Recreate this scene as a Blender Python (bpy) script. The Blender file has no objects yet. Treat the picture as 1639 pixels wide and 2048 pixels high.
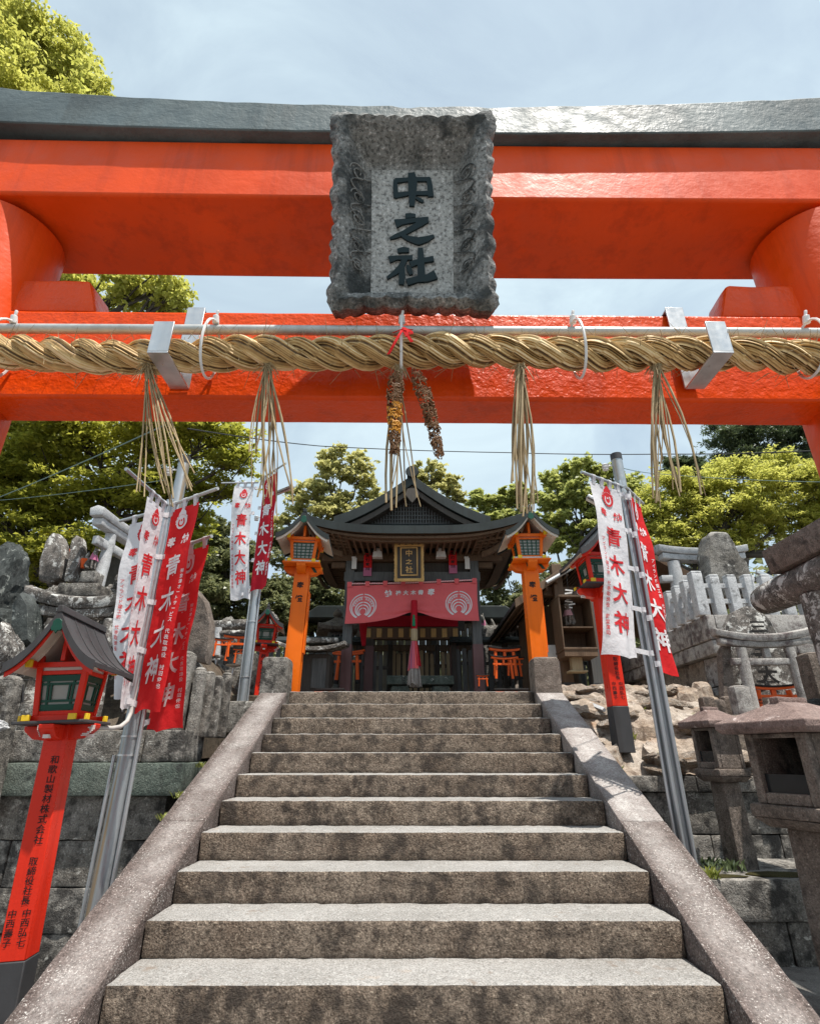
import bpy, bmesh, math, random
import numpy as np
from mathutils import Vector, Matrix, noise
R = math.radians
PI = math.pi
sc = bpy.context.scene
COL = sc.collection
# ---------------------------------------------------------------- camera numbers (metres, camera over x=0,y=0)
F = 1093.0
PITCH = R(24.0)
CS, SN = math.cos(PITCH), math.sin(PITCH)
CAMZ = 1.6

def at(px, py, Y):
    """point of the place seen at photo pixel (px,py) in the vertical plane Y metres ahead"""
    xr, u = (px - 819.5) / F, -(py - 1024) / F
    t = Y / (CS - u * SN)
    return Vector((xr * t, Y, CAMZ + t * (SN + u * CS)))

def mpp(py, Y):
    u = -(py - 1024) / F
    return Y / (CS - u * SN) / F

# ---------------------------------------------------------------- mesh building
class MB:
    def __init__(s):
        s.v = []; s.f = []; s.m = []; s.mi = 0
    def add(s, vs, fs, M=None):
        b = len(s.v)
        if M is not None:
            vs = [M @ Vector(v) for v in vs]
        s.v += [tuple(v) for v in vs]
        s.f += [tuple(i + b for i in f) for f in fs]
        s.m += [s.mi] * len(fs)
        return s
    def box(s, x0, x1, y0, y1, z0, z1, M=None):
        vs = [(x0, y0, z0), (x1, y0, z0), (x1, y1, z0), (x0, y1, z0), (x0, y0, z1), (x1, y0, z1), (x1, y1, z1), (x0, y1, z1)]
        return s.add(vs, [(0, 3, 2, 1), (4, 5, 6, 7), (0, 1, 5, 4), (1, 2, 6, 5), (2, 3, 7, 6), (3, 0, 4, 7)], M)
    def cbox(s, c, d, M=None):
        return s.box(c[0] - d[0] / 2, c[0] + d[0] / 2, c[1] - d[1] / 2, c[1] + d[1] / 2, c[2] - d[2] / 2, c[2] + d[2] / 2, M)
    def fru(s, z0, a0, b0, z1, a1, b1, cx=0, cy=0, M=None):
        vs = []
        for z, a, b in ((z0, a0, b0), (z1, a1, b1)):
            vs += [(cx - a / 2, cy - b / 2, z), (cx + a / 2, cy - b / 2, z), (cx + a / 2, cy + b / 2, z), (cx - a / 2, cy + b / 2, z)]
        return s.add(vs, [(0, 3, 2, 1), (4, 5, 6, 7), (0, 1, 5, 4), (1, 2, 6, 5), (2, 3, 7, 6), (3, 0, 4, 7)], M)
    def loft(s, rings, cap=True, closed=True, M=None):
        n = len(rings[0]); vs = [p for r in rings for p in r]; fs = []
        for k in range(len(rings) - 1):
            for i in range(n if closed else n - 1):
                j = (i + 1) % n
                fs.append((k * n + i, k * n + j, (k + 1) * n + j, (k + 1) * n + i))
        if cap and closed:
            fs.append(tuple(reversed(range(n)))); fs.append(tuple((len(rings) - 1) * n + i for i in range(n)))
        return s.add(vs, fs, M)
    def tube(s, pts, rad, n=8, cap=True, M=None, mod=None):
        pts = [Vector(p) for p in pts]
        if not isinstance(rad, (list, tuple)): rad = [rad] * len(pts)
        rings = []; up = None
        for k, p in enumerate(pts):
            t = (pts[min(k + 1, len(pts) - 1)] - pts[max(k - 1, 0)])
            t = t.normalized() if t.length > 1e-9 else Vector((0, 0, 1))
            if up is None:
                up = Vector((0, 0, 1)) if abs(t.z) < .9 else Vector((1, 0, 0))
            a = (up - t * up.dot(t))
            a = a.normalized() if a.length > 1e-6 else t.orthogonal().normalized()
            b = t.cross(a); up = a
            ring = []
            for i in range(n):
                w = 2 * PI * i / n
                r = rad[k] * (mod(k, i) if mod else 1)
                ring.append(p + a * math.cos(w) * r + b * math.sin(w) * r)
            rings.append(ring)
        return s.loft(rings, cap, True, M)
    def prism(s, poly, y0, y1, M=None):
        n = len(poly)
        vs = [(x, y0, z) for x, z in poly] + [(x, y1, z) for x, z in poly]
        fs = [tuple(range(n)), tuple(reversed(range(n, 2 * n)))]
        for i in range(n):
            j = (i + 1) % n
            fs.append((i, i + n, j + n, j))
        return s.add(vs, fs, M)
    def lathe(s, prof, n=24, M=None, sx=1, sy=1):
        rings = [[(r * math.cos(2 * PI * i / n) * sx, r * math.sin(2 * PI * i / n) * sy, z) for i in range(n)] for r, z in prof]
        return s.loft(rings, True, True, M)
    def build(s, name, mats, parent=None, bev=0, seg=2, smooth=35, rough=None, loc=None):
        me = bpy.data.meshes.new(name)
        me.from_pydata(s.v, [], s.f)
        if not isinstance(mats, (list, tuple)): mats = [mats]
        for m in mats: me.materials.append(m)
        if len(mats) > 1:
            me.polygons.foreach_set('material_index', s.m)
        bm = bmesh.new(); bm.from_mesh(me)
        bmesh.ops.recalc_face_normals(bm, faces=bm.faces)
        if rough:
            L, amp, fr, seed = rough
            if bev:
                es = [e for e in bm.edges if len(e.link_faces) == 2 and e.calc_face_angle(0) > .5]
                bmesh.ops.bevel(bm, geom=es, offset=bev, segments=seg, profile=.5, affect='EDGES', clamp_overlap=True)
            for _ in range(7):
                es = [e for e in bm.edges if e.calc_length() > L]
                if not es: break
                bmesh.ops.subdivide_edges(bm, edges=es, cuts=1, use_grid_fill=True)
            bm.normal_update()
            off = Vector((seed * 7.3, seed * 3.1, seed * 5.7))
            for v in bm.verts:
                q = v.co * fr + off
                d = noise.noise(q) + .5 * noise.noise(q * 2.3) + .3 * noise.noise(q * 5.1)
                v.co += v.normal * d * amp
            bmesh.ops.recalc_face_normals(bm, faces=bm.faces)
        bm.to_mesh(me); bm.free()
        if smooth:
            me.polygons.foreach_set('use_smooth', [True] * len(me.polygons))
            me.set_sharp_from_angle(angle=R(smooth))
        o = bpy.data.objects.new(name, me); COL.objects.link(o)
        if bev and not rough:
            b = o.modifiers.new('bevel', 'BEVEL'); b.width = bev; b.segments = seg; b.limit_method = 'ANGLE'; b.angle_limit = R(35)
        if parent is not None: o.parent = parent
        if loc is not None: o.location = loc
        return o

def thing(name, label, cat, loc=(0, 0, 0), rotz=0, group=None, rot=None):
    o = bpy.data.objects.new(name, None); COL.objects.link(o); o.empty_display_size = .1
    o.location = loc; o.rotation_euler = rot if rot else (0, 0, rotz)
    return tag(o, label, cat, group)
def tag(o, label, cat, group=None):
    o['label'] = label; o['category'] = cat
    if group: o['group'] = group
    return o
def struct(o):
    o['kind'] = 'structure'; return o
def dup(root, loc, rotz=0, label=None, scale=None, rot=None):
    r = root.copy(); COL.objects.link(r); r.location = loc; r.rotation_euler = rot if rot else (0, 0, rotz)
    if label: r['label'] = label
    if scale: r.scale = (scale,) * 3
    for ch in list(root.children):
        c = ch.copy(); COL.objects.link(c); c.parent = r
        for g in ch.children:
            d = g.copy(); COL.objects.link(d); d.parent = c
    return r
def rotM(axis, ang, c=(0, 0, 0)):
    return Matrix.Translation(c) @ Matrix.Rotation(ang, 4, axis)

# ---------------------------------------------------------------- lettering: glyph outlines as meshes
_gl = {}
def glyph(ch, off=.018, ext=0):
    k = (ch, off, ext)
    if k in _gl: return _gl[k]
    c = bpy.data.curves.new('glyph', 'FONT'); c.body = ch; c.size = 1; c.offset = off; c.extrude = ext; c.resolution_u = 3
    o = bpy.data.objects.new('glyph', c); COL.objects.link(o)
    dg = bpy.context.evaluated_depsgraph_get()
    me = bpy.data.meshes.new_from_object(o.evaluated_get(dg))
    bm = bmesh.new(); bm.from_mesh(me)
    if not ext:
        bmesh.ops.triangulate(bm, faces=bm.faces)
        for _ in range(4):
            es = [e for e in bm.edges if e.calc_length() > .13]
            if not es: break
            bmesh.ops.subdivide_edges(bm, edges=es, cuts=1)
    bm.verts.index_update()
    xs = [v.co.x for v in bm.verts] or [0, 1]; ys = [v.co.y for v in bm.verts] or [0, 1]
    cx, cy = (min(xs) + max(xs)) / 2, (min(ys) + max(ys)) / 2
    if ch in '一ー三':cy = .36
    vs = [(v.co.x - cx, v.co.y - cy, v.co.z) for v in bm.verts]
    fs = [tuple(v.index for v in f.verts) for f in bm.faces]
    bm.free(); bpy.data.objects.remove(o); bpy.data.meshes.remove(me); bpy.data.curves.remove(c)
    _gl[k] = (vs, fs)
    return _gl[k]
def letters(mb, items, fn, off=.018, ext=0, slant=0):
    """items: (char, u, v, width, height); fn maps (u, v, lift) to a point"""
    for ch, u, v, w, h in items:
        vs, fs = glyph(ch, off, ext)
        mb.add([fn(u + (x + slant * y) * w, v + y * h, z) for x, y, z in vs], fs)
    return mb
def column(s, u, v, w, h, step):
    return [(c, u, v - i * step, w, h) for i, c in enumerate(s) if c != ' ']

# ---------------------------------------------------------------- materials
def newmat(name):
    m = bpy.data.materials.new(name); m.use_nodes = True
    nt = m.node_tree
    return m, nt, nt.nodes['Principled BSDF']
def nd(nt, typ, ins=None, **props):
    n = nt.nodes.new('ShaderNode' + typ)
    for k, v in props.items(): setattr(n, k, v)
    for k, v in (ins or {}).items():
        if isinstance(v, bpy.types.NodeSocket): nt.links.new(v, n.inputs[k])
        else: n.inputs[k].default_value = v
    return n
def col4(c): return (c[0], c[1], c[2], 1)
def coord(nt, rnd=True):
    t = nd(nt, 'TexCoord').outputs['Object']
    if not rnd: return t
    r = nd(nt, 'ObjectInfo').outputs['Random']
    m = nd(nt, 'Math', {0: r, 1: 37.0}, operation='MULTIPLY').outputs[0]
    return nd(nt, 'VectorMath', {0: t, 1: m}, operation='ADD').outputs[0]
def scl(nt, vec, s):
    return nd(nt, 'VectorMath', {0: vec, 1: s}, operation='MULTIPLY').outputs[0]
def noi(nt, vec, s, d=4, r=.55, dist=0):
    return nd(nt, 'TexNoise', {'Vector': vec, 'Scale': s, 'Detail': d, 'Roughness': r, 'Distortion': dist}).outputs['Fac']
def ramp(nt, fac, stops):
    n = nd(nt, 'ValToRGB', {'Fac': fac}); e = n.color_ramp.elements
    while len(e) < len(stops): e.new(.5)
    for i, (p, c) in enumerate(stops):
        e[i].position = p; e[i].color = col4(c) if isinstance(c, (tuple, list)) else (c, c, c, 1)
    return n.outputs['Color']
def mix(nt, fac, a, b, blend='MIX'):
    n = nd(nt, 'Mix', data_type='RGBA', blend_type=blend)
    for k, v in ((0, fac), (6, a), (7, b)):
        if isinstance(v, bpy.types.NodeSocket): nt.links.new(v, n.inputs[k])
        else: n.inputs[k].default_value = col4(v) if isinstance(v, (tuple, list)) else v
    return n.outputs[2]
def mul(nt, a, b, op='MULTIPLY'):
    return nd(nt, 'Math', {0: a, 1: b}, operation=op).outputs[0]
def bump(nt, h, st, dist=.01, nrm=None):
    ins = {'Height': h, 'Strength': st, 'Distance': dist}
    if nrm is not None: ins['Normal'] = nrm
    return nd(nt, 'Bump', ins).outputs['Normal']

def stone(name, c1, c2, spk=.35, fleck=None, mott=None, worn=None, stain=None, lich=None, moss=None, rust=None, bmp=.5, rough=.85, fine=140, coarse=2.2, streak=True):
    m, nt, bs = newmat(name); co = coord(nt)
    base = mix(nt, ramp(nt, noi(nt, co, coarse, 5), [(.35, 0), (.65, 1)]), c1, c2)
    mid = noi(nt, co, 18, 5, .65)
    base = mix(nt, .55, base, ramp(nt, mid, [(.25, .55), (.75, 1.45 if False else 1.0)]), 'MULTIPLY')
    sp = noi(nt, co, fine, 2, .7)
    base = mix(nt, spk, base, ramp(nt, sp, [(.36, .12), (.47, .8), (.55, .9), (.68, 1.0)]), 'MULTIPLY')
    base = mix(nt, ramp(nt, sp, [(.6, 0), (.7, spk * .8)]), base, tuple(min(.8, x * 2.1) for x in c2))
    if mott:
        am, sc2, dk, lt = mott
        f = noi(nt, co, sc2, 6, .75)
        base = mix(nt, am, base, ramp(nt, f, [(.3, dk), (.5, (.75, .75, .75)), (.68, lt)]), 'MULTIPLY')
    if stain:
        am, colr = stain
        v = scl(nt, co, (1, 1, .28)) if streak else co
        f = mul(nt, noi(nt, v, 3.2, 6, .65), noi(nt, co, 11, 4, .6), 'MULTIPLY')
        base = mix(nt, ramp(nt, f, [(.34 - am * .14, 0), (.42 - am * .1, .85)]), base, colr)
    if moss:
        am, colr = moss
        f = noi(nt, co, 4.5, 6, .7)
        base = mix(nt, ramp(nt, f, [(.72 - am * .25, 0), (.8 - am * .25, .8)]), base, colr)
    if rust:
        am, colr = rust
        f = noi(nt, co, 2.7, 5, .6)
        base = mix(nt, ramp(nt, f, [(.7 - am * .25, 0), (.82 - am * .25, .75)]), base, colr)
    if lich:
        am, colr = lich
        f = noi(nt, co, 7, 7, .72, .4)
        base = mix(nt, ramp(nt, f, [(.66 - am * .16, 0), (.69 - am * .15, .9)]), base, colr)
    if worn:
        am, colr, x0, sg = worn
        sx = nd(nt, 'SeparateXYZ', {0: nd(nt, 'TexCoord').outputs['Object']}).outputs[0]
        dx = mul(nt, mul(nt, mul(nt, sx, 0, 'ABSOLUTE'), x0, 'SUBTRACT'), 1 / sg)
        g = mul(nt, mul(nt, 1.0, mul(nt, dx, dx), 'SUBTRACT'), ramp(nt, noi(nt, co, 4, 6, .7), [(.32, .15), (.62, 1)]))
        g = mul(nt, g, ramp(nt, noi(nt, co, 60, 4, .7), [(.35, .35), (.6, 1)]))
        base = mix(nt, nd(nt, 'Clamp', {0: mul(nt, g, am)}).outputs[0], base, colr)
    if fleck:
        am, colr, sc2 = fleck
        f = noi(nt, co, sc2, 5, .75)
        g = noi(nt, co, 5, 4, .6)
        f = mul(nt, f, ramp(nt, g, [(.3, .84), (.7, 1.0)]))
        base = mix(nt, ramp(nt, f, [(.58 - am * .12, 0), (.63 - am * .12, .85)]), base, colr)
    nt.links.new(base, bs.inputs['Base Color'])
    bs.inputs['Roughness'].default_value = rough
    bs.inputs['Specular IOR Level'].default_value = .3
    n1 = bump(nt, noi(nt, co, 14, 6, .7), bmp * .6, .03)
    n2 = bump(nt, sp, bmp, .006, n1)
    nt.links.new(n2, bs.inputs['Normal'])
    return m

def paint(name, c, rough=.35, wear=None, bmp=.12, bs_scale=60, var=.12, coat=.0):
    m, nt, bs = newmat(name); co = coord(nt)
    b = mix(nt, ramp(nt, noi(nt, co, 3, 5), [(.3, 0), (.7, 1)]), tuple(x * (1 - var) for x in c), tuple(min(1, x * (1 + var)) for x in c))
    if wear:
        am, wc = wear
        f = noi(nt, co, 9, 7, .75)
        b = mix(nt, ramp(nt, f, [(.74 - am * .2, 0), (.76 - am * .2, .9)]), b, wc)
    b = mix(nt, .5, b, ramp(nt, noi(nt, scl(nt, co, (9, 9, .5)), 1, 6, .7), [(.34, (.62, .55, .5)), (.5, (1, 1, 1))]), 'MULTIPLY')
    b = mix(nt, ramp(nt, noi(nt, co, 55, 3, .8), [(.70, 0), (.76, .45)]), b, tuple(x * .3 for x in c))
    nt.links.new(b, bs.inputs['Base Color'])
    r = ramp(nt, noi(nt, co, 12, 4), [(.3, rough * .8), (.7, min(1, rough * 1.35))])
    nt.links.new(r, bs.inputs['Roughness'])
    bs.inputs['Coat Weight'].default_value = coat; bs.inputs['Specular IOR Level'].default_value = .27
    nt.links.new(bump(nt, noi(nt, co, bs_scale, 3, .6), bmp, .01), bs.inputs['Normal'])
    return m

def wood(name, c1, c2, rough=.7, grain=(60, 60, 3), r0=.3, r1=.7):
    m, nt, bs = newmat(name); co = coord(nt)
    g = noi(nt, scl(nt, co, grain), 1, 5, .6, .6)
    b = mix(nt, ramp(nt, g, [(r0, 0), (r1, 1)]), c1, c2)
    b = mix(nt, .4, b, ramp(nt, noi(nt, co, 2.5, 4), [(.3, .5), (.7, 1.0)]), 'MULTIPLY')
    nt.links.new(b, bs.inputs['Base Color']); bs.inputs['Roughness'].default_value = rough
    nt.links.new(bump(nt, g, .35, .01), bs.inputs['Normal'])
    return m

def metal(name, c, rough=.4, met=.9, streak=None):
    m, nt, bs = newmat(name); co = coord(nt)
    b = mix(nt, ramp(nt, noi(nt, scl(nt, co, (20, 20, 1.2)), 1, 5), [(.3, 0), (.7, 1)]), tuple(x * .75 for x in c), c)
    if streak:
        f = noi(nt, scl(nt, co, (14, 14, .35)), 1, 3)
        b = mix(nt, ramp(nt, f, [(.58, 0), (.66, .7)]), b, streak)
    nt.links.new(b, bs.inputs['Base Color'])
    bs.inputs['Metallic'].default_value = met
    nt.links.new(ramp(nt, noi(nt, co, 30, 4), [(.3, rough * .8), (.7, rough * 1.3)]), bs.inputs['Roughness'])
    return m

def cloth(name, c, trans=.35):
    m, nt, bs = newmat(name); co = coord(nt)
    b = mix(nt, ramp(nt, noi(nt, co, 4, 4), [(.3, 0), (.7, 1)]), tuple(x * .9 for x in c), c)
    nt.links.new(b, bs.inputs['Base Color']); bs.inputs['Roughness'].default_value = .8
    bs.inputs['Specular IOR Level'].default_value = .15
    w = nd(nt, 'TexWave', {'Vector': co, 'Scale': 160, 'Distortion': 1}).outputs['Fac']
    nb = bump(nt, noi(nt, co, 13, 5, .6), .5, .02, bump(nt, w, .05, .002))
    nt.links.new(nb, bs.inputs['Normal'])
    tr = nd(nt, 'BsdfTranslucent', {'Color': b})
    ms = nd(nt, 'MixShader', {0: trans, 1: bs.outputs[0], 2: tr.outputs[0]})
    nt.links.new(ms.outputs[0], nt.nodes['Material Output'].inputs['Surface'])
    return m

def leafmat(name, cs, trans=.4, gloss=.45):
    m, nt, bs = newmat(name)
    rnd = nd(nt, 'NewGeometry').outputs['Random Per Island']
    n = len(cs)
    b = ramp(nt, rnd, [((i + .5) / n, c) for i, c in enumerate(cs)])
    big = noi(nt, nd(nt, 'TexCoord').outputs['Object'], .9, 3)
    b = mix(nt, ramp(nt, big, [(.35, 0), (.65, .35)]), b, cs[-1])
    nt.links.new(b, bs.inputs['Base Color']); bs.inputs['Roughness'].default_value = gloss
    bs.inputs['Specular IOR Level'].default_value = .4
    tr = nd(nt, 'BsdfTranslucent', {'Color': mix(nt, .5, b, cs[-1])})
    ms = nd(nt, 'MixShader', {0: trans, 1: bs.outputs[0], 2: tr.outputs[0]})
    nt.links.new(ms.outputs[0], nt.nodes['Material Output'].inputs['Surface'])
    return m

def flat(name, c, rough=.6, spec=.3):
    m, nt, bs = newmat(name); co = coord(nt)
    b = mix(nt, ramp(nt, noi(nt, co, 14, 4), [(.3, 0), (.7, 1)]), tuple(x * .86 for x in c), c)
    nt.links.new(b, bs.inputs['Base Color'])
    bs.inputs['Roughness'].default_value = rough; bs.inputs['Specular IOR Level'].default_value = spec
    return m

M = {}
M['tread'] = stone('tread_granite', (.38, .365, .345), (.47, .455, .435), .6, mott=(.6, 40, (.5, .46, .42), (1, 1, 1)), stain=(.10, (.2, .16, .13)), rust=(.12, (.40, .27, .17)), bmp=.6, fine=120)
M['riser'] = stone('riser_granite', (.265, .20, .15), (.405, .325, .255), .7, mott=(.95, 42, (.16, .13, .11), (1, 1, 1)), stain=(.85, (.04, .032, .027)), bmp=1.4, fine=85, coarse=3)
M['kerb'] = stone('kerb_granite', (.17, .128, .115), (.26, .212, .195), .6, mott=(.85, 26, (.28, .25, .24), (1, 1, 1)), stain=(.4, (.085, .068, .06)), worn=(.6, (.50, .47, .45), 1.60, .13), fleck=(.30, (.62, .6, .57), 100), bmp=1.1, fine=100)
M['kerb_light'] = stone('worn_kerb_granite', (.24, .19, .175), (.34, .29, .27), .5, mott=(.7, 24, (.4, .36, .35), (1, 1, 1)), worn=(1.0, (.52, .50, .48), 1.62, .19), fleck=(.4, (.6, .58, .56), 90), bmp=.9, fine=110)
M['block'] = stone('wall_granite', (.25, .225, .195), (.42, .395, .36), .55, mott=(.7, 9, (.25, .24, .23), (1, 1, 1)), stain=(.85, (.025, .023, .022)), lich=(.25, (.54, .52, .48)), bmp=1.2, fine=80)
M['block_moss'] = stone('mossy_granite', (.13, .165, .14), (.21, .235, .20), .5, mott=(.7, 10, (.3, .32, .3), (1, 1, 1)), stain=(.5, (.03, .034, .032)), lich=(.3, (.46, .46, .42)), moss=(.35, (.08, .14, .105)), bmp=1.0, fine=90)
M['old'] = stone('lichen_stone', (.19, .165, .145), (.31, .28, .255), .5, mott=(.8, 10, (.2, .19, .18), (1, 1, 1)), stain=(.8, (.035, .032, .03)), lich=(.75, (.58, .57, .54)), fleck=(.3, (.6, .59, .56), 30), bmp=1.2, coarse=4, fine=90)
M['lantern_stone'] = stone('lantern_stone', (.21, .165, .135), (.30, .25, .215), .5, mott=(.7, 14, (.3, .28, .26), (1, 1, 1)), stain=(.55, (.04, .034, .03)), bmp=1.0, fine=90)
M['cap_stone'] = stone('reddish_cap_stone', (.25, .17, .15), (.35, .265, .24), .4, mott=(.7, 16, (.4, .34, .33), (1, 1, 1)), stain=(.4, (.08, .055, .05)), lich=(.3, (.5, .43, .41)), bmp=.8, fine=100)
M['pale'] = stone('pale_granite', (.62, .625, .635), (.76, .765, .775), .4, mott=(.5, 14, (.5, .49, .49), (1, 1, 1)), stain=(.2, (.12, .115, .115)), bmp=.5, fine=110)
M['pale_wall'] = stone('pale_wall_granite', (.46, .43, .40), (.62, .585, .55), .5, mott=(.7, 10, (.35, .32, .31), (1, 1, 1)), stain=(.75, (.085, .06, .06)), bmp=.7, fine=100)
M['brown_wall'] = stone('brown_wall_granite', (.33, .26, .20), (.46, .385, .315), .5, mott=(.7, 8, (.35, .32, .3), (1, 1, 1)), stain=(.65, (.075, .06, .052)), bmp=.8, fine=100)
M['plaque'] = stone('plaque_granite', (.46, .465, .45), (.56, .565, .55), .7, bmp=.7, fine=75, stain=(.15, (.09, .10, .10)))
M['plaque_rim'] = stone('plaque_rim_granite', (.30, .305, .295), (.44, .44, .425), .7, mott=(.6, 16, (.35, .34, .3), (1, 1, 1)), bmp=.9, fine=80, stain=(.75, (.03, .036, .038)), streak=False)
M['rock_pale'] = stone('slope_rock', (.46, .35, .26), (.66, .58, .50), .35, mott=(.8, 9, (.3, .24, .2), (1, 1, 1)), stain=(.5, (.10, .065, .045)), moss=(.4, (.13, .14, .035)), rust=(.5, (.33, .16, .06)), bmp=1.4, streak=False, fine=90)
M['rock_dark'] = stone('dark_rock', (.07, .082, .078), (.15, .165, .16), .4, mott=(.8, 8, (.3, .3, .3), (1, 1, 1)), stain=(.5, (.025, .028, .028)), lich=(.45, (.36, .38, .35)), bmp=1.4, streak=False)
M['paving'] = stone('paving_stone', (.23, .215, .20), (.36, .34, .32), .45, mott=(.7, 8, (.35, .34, .32), (1, 1, 1)), stain=(.5, (.08, .07, .065)), bmp=.8, streak=False, moss=(.25, (.12, .12, .04)))
M['soil'] = stone('earth', (.13, .095, .065), (.22, .175, .13), .4, mott=(.8, 9, (.3, .28, .25), (1, 1, 1)), stain=(.5, (.05, .038, .028)), moss=(.5, (.06, .08, .028)), bmp=1.3, streak=False)

M['vermilion'] = paint('vermilion_paint', (.74, .068, .003), .45, wear=(.03, (.40, .12, .05)), bmp=.18, bs_scale=38, var=.12)
M['torii_nuki'] = paint('thick_vermilion_paint', (.75, .068, .003), .33, wear=(.02, (.36, .1, .05)), bmp=.5, bs_scale=42, var=.14)
M['red'] = paint('red_paint', (.68, .028, .010), .3, bmp=.08, var=.06)
M['orange'] = paint('orange_paint', (.80, .15, .005), .4, bmp=.08, var=.07)
M['mini'] = paint('mini_torii_paint', (.78, .115, .015), .4, bmp=.05)
M['maroon'] = paint('maroon_copper_sheet', (.16, .085, .085), .5, bmp=.1)
M['black'] = paint('black_beam_paint', (.095, .12, .125), .5, wear=(.14, (.36, .36, .35)), bmp=.4, bs_scale=34, var=.35)
M['roofmetal'] = paint('dark_roof_sheet', (.055, .055, .058), .5, bmp=.05, var=.2)
M['roofgreen'] = paint('dark_green_copper_roof', (.022, .028, .028), .6, bmp=.1, var=.3)
M['white'] = flat('white_paint', (.72, .69, .66))
M['soffit'] = flat('cream_soffit_paint', (.70, .62, .53))
M['green'] = flat('dark_green_paint', (.008, .07, .045), .45)
M['yellow'] = flat('yellow_paint', (.82, .55, .03), .45)
M['pane'] = flat('frosted_pane', (.33, .34, .31), .35, .5)
M['ink'] = flat('black_ink', (.012, .010, .010), .6)
M['letter_teal'] = flat('dark_teal_paint', (.010, .025, .03), .55)
M['wood_dark'] = wood('dark_timber', (.035, .028, .022), (.075, .06, .048))
M['wood_grey'] = wood('weathered_timber', (.06, .06, .06), (.14, .14, .135))
M['wood_brown'] = wood('brown_timber', (.09, .05, .026), (.17, .10, .055))
M['wood_pale'] = wood('pale_timber', (.34, .25, .14), (.46, .36, .22))
M['wood_weather'] = wood('bleached_timber', (.24, .21, .17), (.42, .38, .32))
M['wood_rafter'] = wood('rafter_timber', (.10, .055, .03), (.19, .115, .065))
M['gold'] = paint('aged_gold', (.60, .37, .14), .45, bmp=.2, var=.25)
M['galv'] = metal('galvanised_steel', (.42, .45, .47), .45, .7, streak=(.34, .2, .07))
M['galv2'] = metal('galvanised_tube', (.50, .52, .54), .4, .75)
M['alu'] = metal('brushed_aluminium', (.66, .66, .66), .38, .85)
M['rail'] = metal('grey_rail', (.55, .56, .54), .5, .5)
M['pvc'] = flat('grey_plastic_pipe', (.48, .47, .45))
M['plastic'] = flat('white_nylon', (.78, .77, .76), .4)
M['straw'] = wood('straw', (.10, .055, .015), (.70, .49, .23), .75, (14, 170, 170), .42, .60)
def straw_rope():
    m, nt, bs = newmat('twisted_straw'); co = coord(nt)
    a = nd(nt, 'Attribute', attribute_name='fib').outputs['Fac']
    f = mul(nt, mul(nt, a, .75), mul(nt, noi(nt, co, 30, 4, .7), .35), 'ADD')
    b = ramp(nt, f, [(.25, (.085, .045, .015)), (.46, (.38, .225, .08)), (.70, (.67, .45, .19)), (.95, (.84, .67, .42))])
    nt.links.new(b, bs.inputs['Base Color']); bs.inputs['Roughness'].default_value = .65
    nt.links.new(bump(nt, f, .8, .006), bs.inputs['Normal'])
    return m
M['rope'] = straw_rope()
M['straw2'] = wood('dry_straw', (.24, .16, .075), (.50, .38, .21), .7, (160, 160, 6))
M['rice'] = flat('dry_rice_ear', (.20, .10, .045))
M['riceo'] = flat('orange_rice_grain', (.62, .27, .03))
M['cloth_w'] = cloth('white_cloth', (.78, .77, .80), .25)
M['cloth_r'] = cloth('red_cloth', (.80, .030, .034), .35)
M['cloth_c'] = cloth('crimson_cloth', (.55, .018, .035), .25)
M['cloth_n'] = cloth('dusty_red_cloth', (.90, .17, .18), .2)
M['cloth_p'] = cloth('pink_cloth', (.62, .20, .34), .3)
M['print_r'] = flat('red_print', (.58, .018, .025), .8)
M['print_w'] = flat('white_print', (.80, .78, .80), .8)
M['bib'] = cloth('faded_bib', (.55, .28, .30), .3)
M['cable'] = flat('black_cable', (.02, .02, .022))
M['cable_g'] = flat('green_cable', (.16, .24, .22))
M['bark'] = stone('bark', (.05, .042, .035), (.10, .085, .07), .2, bmp=1, lich=(.1, (.25, .25, .2)))
M['grass'] = leafmat('moss_leaf', [(.14, .18, .03), (.22, .25, .05), (.30, .32, .07)])
M['lf_yel'] = leafmat('yellow_green_leaf', [(.26, .29, .035), (.41, .42, .085), (.58, .565, .14)], .65)
M['lf_maple'] = leafmat('maple_leaf', [(.11, .14, .025), (.27, .29, .045), (.54, .53, .09)], .65)
M['lf_mid'] = leafmat('mid_green_leaf', [(.20, .215, .075), (.40, .40, .15), (.64, .60, .25)], .6, .35)
M['lf_olive'] = leafmat('olive_leaf', [(.16, .20, .06), (.32, .36, .10), (.55, .57, .19)], .6)
M['lf_dark'] = leafmat('dark_glossy_leaf', [(.055, .075, .032), (.13, .155, .065), (.32, .33, .16)], .45, .32)
M['lf_pine'] = leafmat('conifer_leaf', [(.04, .065, .038), (.075, .11, .055), (.14, .18, .08)], .35)
# ================================================================ SKY, SUN, CAMERA
SUN = Vector((.25, -.235, 1.0)).normalized()
w = bpy.data.worlds.new('World'); sc.world = w; w.use_nodes = True
nt = w.node_tree; bg = nt.nodes['Background']
sky = nd(nt, 'TexSky', sky_type='NISHITA', sun_disc=False, sun_elevation=math.asin(SUN.z), sun_rotation=math.atan2(SUN.x, SUN.y), air_density=1.0, dust_density=1.2, ozone_density=1.0)
gv = nd(nt, 'TexCoord').outputs['Generated']
cl = noi(nt, scl(nt, gv, (1.1, 2.2, 1.6)), 1.6, 7, .58, .8)
SKY_STR = .10
cf = ramp(nt, cl, [(.30, .46), (.52, .70), (.70, .98)])
skc = mix(nt, cf, sky.outputs[0], (5.6, 6.8, 7.35))
nt.links.new(skc, bg.inputs['Color']); bg.inputs['Strength'].default_value = SKY_STR
sd = bpy.data.lights.new('sun', 'SUN'); sd.energy = 4.9; sd.angle = R(.55); sd.color = (1, .95, .87)
so = bpy.data.objects.new('sun', sd); COL.objects.link(so)
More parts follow.
